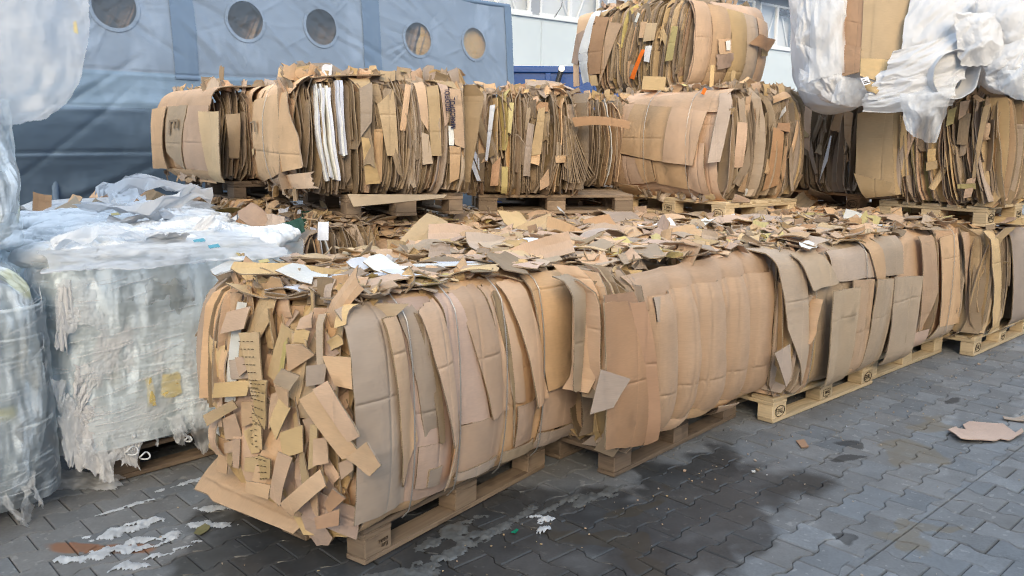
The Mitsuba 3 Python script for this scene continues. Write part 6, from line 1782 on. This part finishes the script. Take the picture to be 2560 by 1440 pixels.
part(k, 'packed_film', lumpy((0.40, 4.35, 2.40), (0.50, 0.42, 0.45), 3, 5, 48, 0.04, 0.006, (5, 5, 2)), 'white_film_mat', True)
c4 = [at_d(x_, y_, 3.62) for x_, y_ in ((183, 55), (190, 52), (195, 85), (184, 80))]
v, f, uv = sheet_arrays(np.array([[c4[3], c4[0]], [c4[2], c4[1]]]), 0.003, YELLOW, 7, np.zeros((2, 2)) + .02, np.zeros((2, 2)) + .02, YELLOW)
part(k, 'yellow_tag', (v, f), 'cardboard_mat', False, uv)
one('film_scrap', 'flat clear film scrap on the paving in front of the dark pallet', 'plastic film', film_sheet([(120, 1170), (310, 1190), (290, 1225), (100, 1225)], (3.95, 3.96, 3.86, 3.86), 9, (26, 16), 0.015, 0.5, 6, 0.08, 0.006), 'sheer_mat', True)

# ---- white film heap at the upper right
k = thing('white_film_heap', 'big heap of white plastic film draped over the far right upper bale', 'plastic film')
for i, ((x_, y_), dep, hx, hy, hz) in enumerate((((2065, 40), 6.75, 0.24, 0.28, 0.66), ((2085, 200), 6.65, 0.18, 0.24, 0.24), ((2125, 215), 6.3, 0.14, 0.2, 0.13), ((2420, 20), 6.35, 0.60, 0.40, 0.55), ((2570, 90), 6.0, 0.36, 0.4, 0.42), ((2445, 110), 6.0, 0.20, 0.20, 0.18), ((2330, 110), 6.25, 0.24, 0.26, 0.28), ((2530, 190), 6.05, 0.26, 0.24, 0.15), ((2250, 40), 6.65, 0.38, 0.3, 0.6))):
    part(k, 'film_bundle', lumpy(at_d(x_, y_, dep), (hx, hy, hz), 2.4, 5, 60 + i, 0.05, 0.003, ((4, 4, 1.2), (3, 3, 2))[i % 2], 0.4 * i), 'heap_film_mat', True)
SHEETS = [([(2285, -60), (2480, -40), (2440, 110), (2245, 165)], (5.95, 5.75, 5.68, 5.85), 0.05, 0.7, 5, 0), ([(2232, 128), (2440, 60), (2410, 200), (2200, 215)], (5.80, 5.62, 5.62, 5.85), 0.05, 1.0, 5, 0),
          ([(2200, 175), (2400, 130), (2390, 240), (2170, 250)], (5.88, 5.66, 5.60, 5.90), 0.04, 1.2, 5, 0), ([(2165, 235), (2390, 190), (2380, 262), (2155, 278)], (5.95, 5.62, 5.60, 5.95), 0.03, 1.3, 5, 1),
          ([(2248, 232), (2385, 220), (2340, 356), (2265, 326)], (5.68, 5.56, 5.54, 5.66), 0.035, 0.15, 4, 2),
          ([(2440, -10), (2600, -30), (2600, 130), (2440, 120)], (5.62, 5.42, 5.42, 5.62), 0.05, 0.6, 4, 0), ([(2380, 30), (2500, 20), (2510, 150), (2400, 160)], (5.58, 5.50, 5.48, 5.56), 0.05, 0.9, 4, 0), ([(2450, 120), (2600, 80), (2590, 240), (2470, 215)], (5.55, 5.38, 5.42, 5.58), 0.045, 0.9, 5, 0), ([(2490, 150), (2600, 130), (2590, 255), (2500, 225)], (5.5, 5.36, 5.38, 5.5), 0.03, 0.6, 5, 1),
          ([(1998, -40), (2125, -40), (2108, 130), (1990, 120)], (6.35, 6.2, 6.2, 6.4), 0.05, 0.1, 4, 0), ([(2030, -30), (2110, -30), (2112, 180), (2020, 200)], (6.25, 6.15, 6.12, 6.25), 0.04, 0.0, 3, 1), ([(1995, 110), (2108, 120), (2130, 255), (2060, 248)], (6.35, 6.18, 6.15, 6.3), 0.045, 0.3, 4, 0), ([(2095, 186), (2165, 190), (2168, 262), (2080, 256)], (6.12, 6.02, 6.02, 6.15), 0.03, 0.3, 4, 1), ([(1998, 170), (2075, 190), (2080, 232), (2000, 225)], (6.4, 6.25, 6.25, 6.4), 0.03, 0.5, 4, 1)]
for i, (qd, dp, fo, an, fr, mt) in enumerate(SHEETS):
    part(k, 'film_flap' if i == 4 else 'film_sheet', film_sheet(qd, dp, 70 + i, (64, 64), fo * 0.75, an, fr * 0.8, 0.025, 0.003, 0.02, puff=0.07), ('thin_film_mat', 'sheer_mat', 'sheer_mat')[mt], True, label='translucent flap hanging over the cardboard edges' if i == 4 else None)
# the open bag mouth: a rolled lip round a hollow
A, Bq = np.meshgrid(np.linspace(0, 2 * np.pi, 60), np.linspace(0, 1, 24), indexing='ij')
cm = at_d(2398, 185, 5.55)
rx, rz = 0.150, 0.150
rr = np.where(Bq < 0.4, 0.72 + 0.30 * np.sin(Bq / 0.4 * math.pi / 2), 1.02 - 0.12 * ((Bq - 0.4) / 0.6) ** 2)
dep_ = np.where(Bq < 0.4, 0.16 * (1 - Bq / 0.4) ** 0.7, 0.24 * ((Bq - 0.4) / 0.6))
wob = 1 + 0.12 * (fb(np.cos(A) * 1.5 + 4, np.sin(A) * 1.5 + 4, 1, 3) - 0.5) * 2 + 0.06 * (fb(A * 2.6, Bq * 2, 5, 2) - 0.5)
gq = cm + ((rr * wob) * rx * np.cos(A))[..., None] * RGT + ((rr * wob) * rz * np.sin(A) - 0.03 * dep_)[..., None] * np.array([0, 0, 1.0]) + (dep_ + 0.02 * fb(A * 3, Bq * 4, 3, 2))[..., None] * np.array([FWD[0], FWD[1], 0])
v, f, _ = sheet_arrays(gq[:, ::-1], 0.003, 0, 0, A, Bq)
part(k, 'bag_mouth', (v, f), 'thin_film_mat', True, label='open bag mouth with a rolled rim')
# tall folded cardboard between the film
k2 = thing('tall_carton', 'tall ochre carton folded upright between the white film sheets at upper right', 'carton')
for quad, dp, kind, th in (([(2162, -60), (2292, -60), (2255, 150), (2152, 150)], (6.05, 5.98, 5.92, 6.0), OCHRE, 0.01), ([(2110, -60), (2164, -60), (2153, 130), (2103, 115)], (6.25, 6.06, 6.02, 6.2), RUST, 0.01), ([(2152, 146), (2224, 150), (2212, 210), (2150, 190)], (5.99, 5.9, 5.88, 5.97), OCHRE, 0.01), ([(2104, 112), (2152, 118), (2148, 180), (2105, 192)], (6.17, 6.0, 5.98, 6.14), RUST, 0.008), ([(2150, 195), (2206, 215), (2190, 235), (2168, 228)], (5.96, 5.86, 5.84, 5.92), OCHRE, 0.008)):
    U, V = np.meshgrid(np.linspace(0, 1, 10), np.linspace(1, 0, 12), indexing='ij')
    c4 = [at_d(*p, d_) for p, d_ in zip(quad, dp)]
    gq = sum(w_[..., None] * c4[i_] for i_, w_ in enumerate([(1 - U) * (1 - V), U * (1 - V), U * V, (1 - U) * V]))
    gq = gq - FWD * (0.012 * np.sin(U * math.pi) + 0.006 * (fb(U * 4, V * 5, dp[0], 2) - 0.5))[..., None]
    v, f, uv = sheet_arrays(gq, th, kind, int(dp[0] * 50), U * 0.3, V * 0.8)
    part(k2, 'panel', (v, f), 'cardboard_mat', True, uv)
c4 = [at_d(x_, y_, 5.83) for x_, y_ in ((2151, 196), (2170, 191), (2177, 208), (2160, 214))]
v, f, uv = sheet_arrays(np.array([[c4[3], c4[0]], [c4[2], c4[1]]]), 0.002, WHITE, 7, np.zeros((2, 2)) + .02, np.zeros((2, 2)) + .02, WHITE)
lk = part(k2, 'label_sticker', (v, f), 'cardboard_mat', False, uv, 'white sticker with dark bars')
pile = Pile()
ax_ = (c4[1] - c4[0]) / np.linalg.norm(c4[1] - c4[0]); ay_ = (c4[0] - c4[3]) / np.linalg.norm(c4[0] - c4[3]); az_ = np.cross(ax_, ay_)
for t_, l_ in ((0.72, 0.3), (0.45, 0.6), (0.25, 0.75)):
    pc_ = c4[3] + (c4[0] - c4[3]) * t_ + (c4[1] - c4[0]) * (0.12 + l_ / 2) + az_ * 0.002
    v, f, uv = box_arrays(pc_, (l_ * 0.026, 0.003, 0.0006), np.array([ax_, ay_, az_]), bev=0.0002)
    pile.add(v, f, uv)
put(lk + '__bars', pile.out()[0], 'burn_mat')

rng = np.random.default_rng(99)
pile = Pile()
for i in range(300):
    if i < 190:
        t_ = rng.random() * 6.2
        p = np.array([1.5 + t_, 2.44 - 0.06 * t_ - abs(rng.normal(0, 0.22)), 0.002])
    else:
        p = np.array([rng.uniform(0.7, 6.5), rng.uniform(1.0, 3.6), 0.002])
    a_, s_ = rng.uniform(0, 3.1), rng.uniform(0.0012, 0.0045) * (2.2 if rng.random() < 0.08 else 1)
    v, f, uv = box_arrays(p, (s_, s_ * rng.uniform(0.3, 0.9), s_ * 0.2 + 0.0008), np.array([[math.cos(a_), math.sin(a_), 0.1], [-math.sin(a_), math.cos(a_), 0.05], [0, 0, 1]]), int(rng.integers(0, 400)), int(rng.choice([KRAFT, GREY, DARK, OCHRE, WHITE], p=[.25, .35, .3, .08, .02])), 0.0003)
    pile.add(v, f, uv)
m_, uv_ = pile.out()
put('cardboard_crumbs', m_, 'cardboard_mat', False, uv_)
labels['cardboard_crumbs'] = {'label': 'tiny crumbs of cardboard scattered over the paving along the front row', 'category': 'crumbs', 'kind': 'stuff'}

# ================================================================== SMALL THINGS ON THE PAVING
def ground_card(name, label, cat, pix, kind, z=0.012, curl=0.012, seed=3, mat='cardboard_mat', thick=0.005):
    from shapely.geometry import Polygon
    P = Polygon([tuple(at_z(x, y, 0.004)[:2]) for x, y in pix]).buffer(0)
    m = trimesh.creation.extrude_polygon(P, thick, engine='earcut')
    m = m.subdivide_to_size(0.03)
    v = m.vertices.copy()
    c0 = v[:, :2].mean(0)
    r = np.linalg.norm(v[:, :2] - c0, axis=1)
    v[:, 2] += 0.002 + curl * (r / r.max()) ** 2 * (0.3 + fb(v[:, 0] * 6, v[:, 1] * 6, seed, 2)) + 0.004 * nz(v[:, 0] * 20, v[:, 1] * 20, seed)
    uv = np.stack([seed + np.clip((v[:, 0] - v[:, 0].min()) * S, 0.01, 0.98), kind + np.clip((v[:, 1] - v[:, 1].min()) * S, 0.01, 0.98)], 1)
    return one(name, label, cat, (v, m.faces), mat, False, uv)


pz_ = crop(1760, 1000, 0.3125)
ground_card('cardboard_piece', 'pinkish torn cardboard piece lying on the paving at right', 'cardboard', pz_((2070, 205), (2120, 187), (2390, 208), (2490, 275), (2540, 255), (2555, 275), (2440, 332), (2370, 318), (2320, 338), (2180, 340), (2045, 338), (1945, 258), (1990, 235), (2020, 225), (2030, 240), (2095, 244)), PINK, seed=210, curl=0.03)
ground_card('cardboard_piece', 'grey narrow strip of cardboard at the right picture edge on the paving', 'cardboard', pz_((2390, 140), (2480, 148), (2600, 130), (2600, 175), (2500, 172), (2400, 160)), GREY, seed=222, curl=0.02)
ground_card('cardboard_piece', 'small reddish card scrap on the paving below the fresh pallet', 'cardboard', pz_((735, 330), (800, 320), (838, 378), (780, 386)), RUST, seed=231, curl=0.004)
ground_card('cardboard_piece', 'tiny pale chip on the wet paving in front of the second bale', 'cardboard', pz_((378, 572), (410, 572), (412, 582), (384, 583)), WHITE, seed=240, curl=0.002)
pq = crop(0, 1000, 0.3056)
ground_card('dead_leaf', 'dry olive leaf on the paving beside the grey melting snow', 'leaf', pq((1585, 1095), (1610, 1055), (1680, 1030), (1725, 1045), (1705, 1070), (1640, 1110)), DARK, seed=5, curl=0.015, mat='leaf_mat', thick=0.002)
ground_card('plastic_shard', 'small green plastic shard on the wet paving', 'plastic', [(850 + x * .3516, 1180 + y * .3516) for x, y in ((1215, 435), (1255, 410), (1270, 418), (1245, 442))], DARK, seed=6, curl=0.004, mat='green_plastic_mat', thick=0.003)
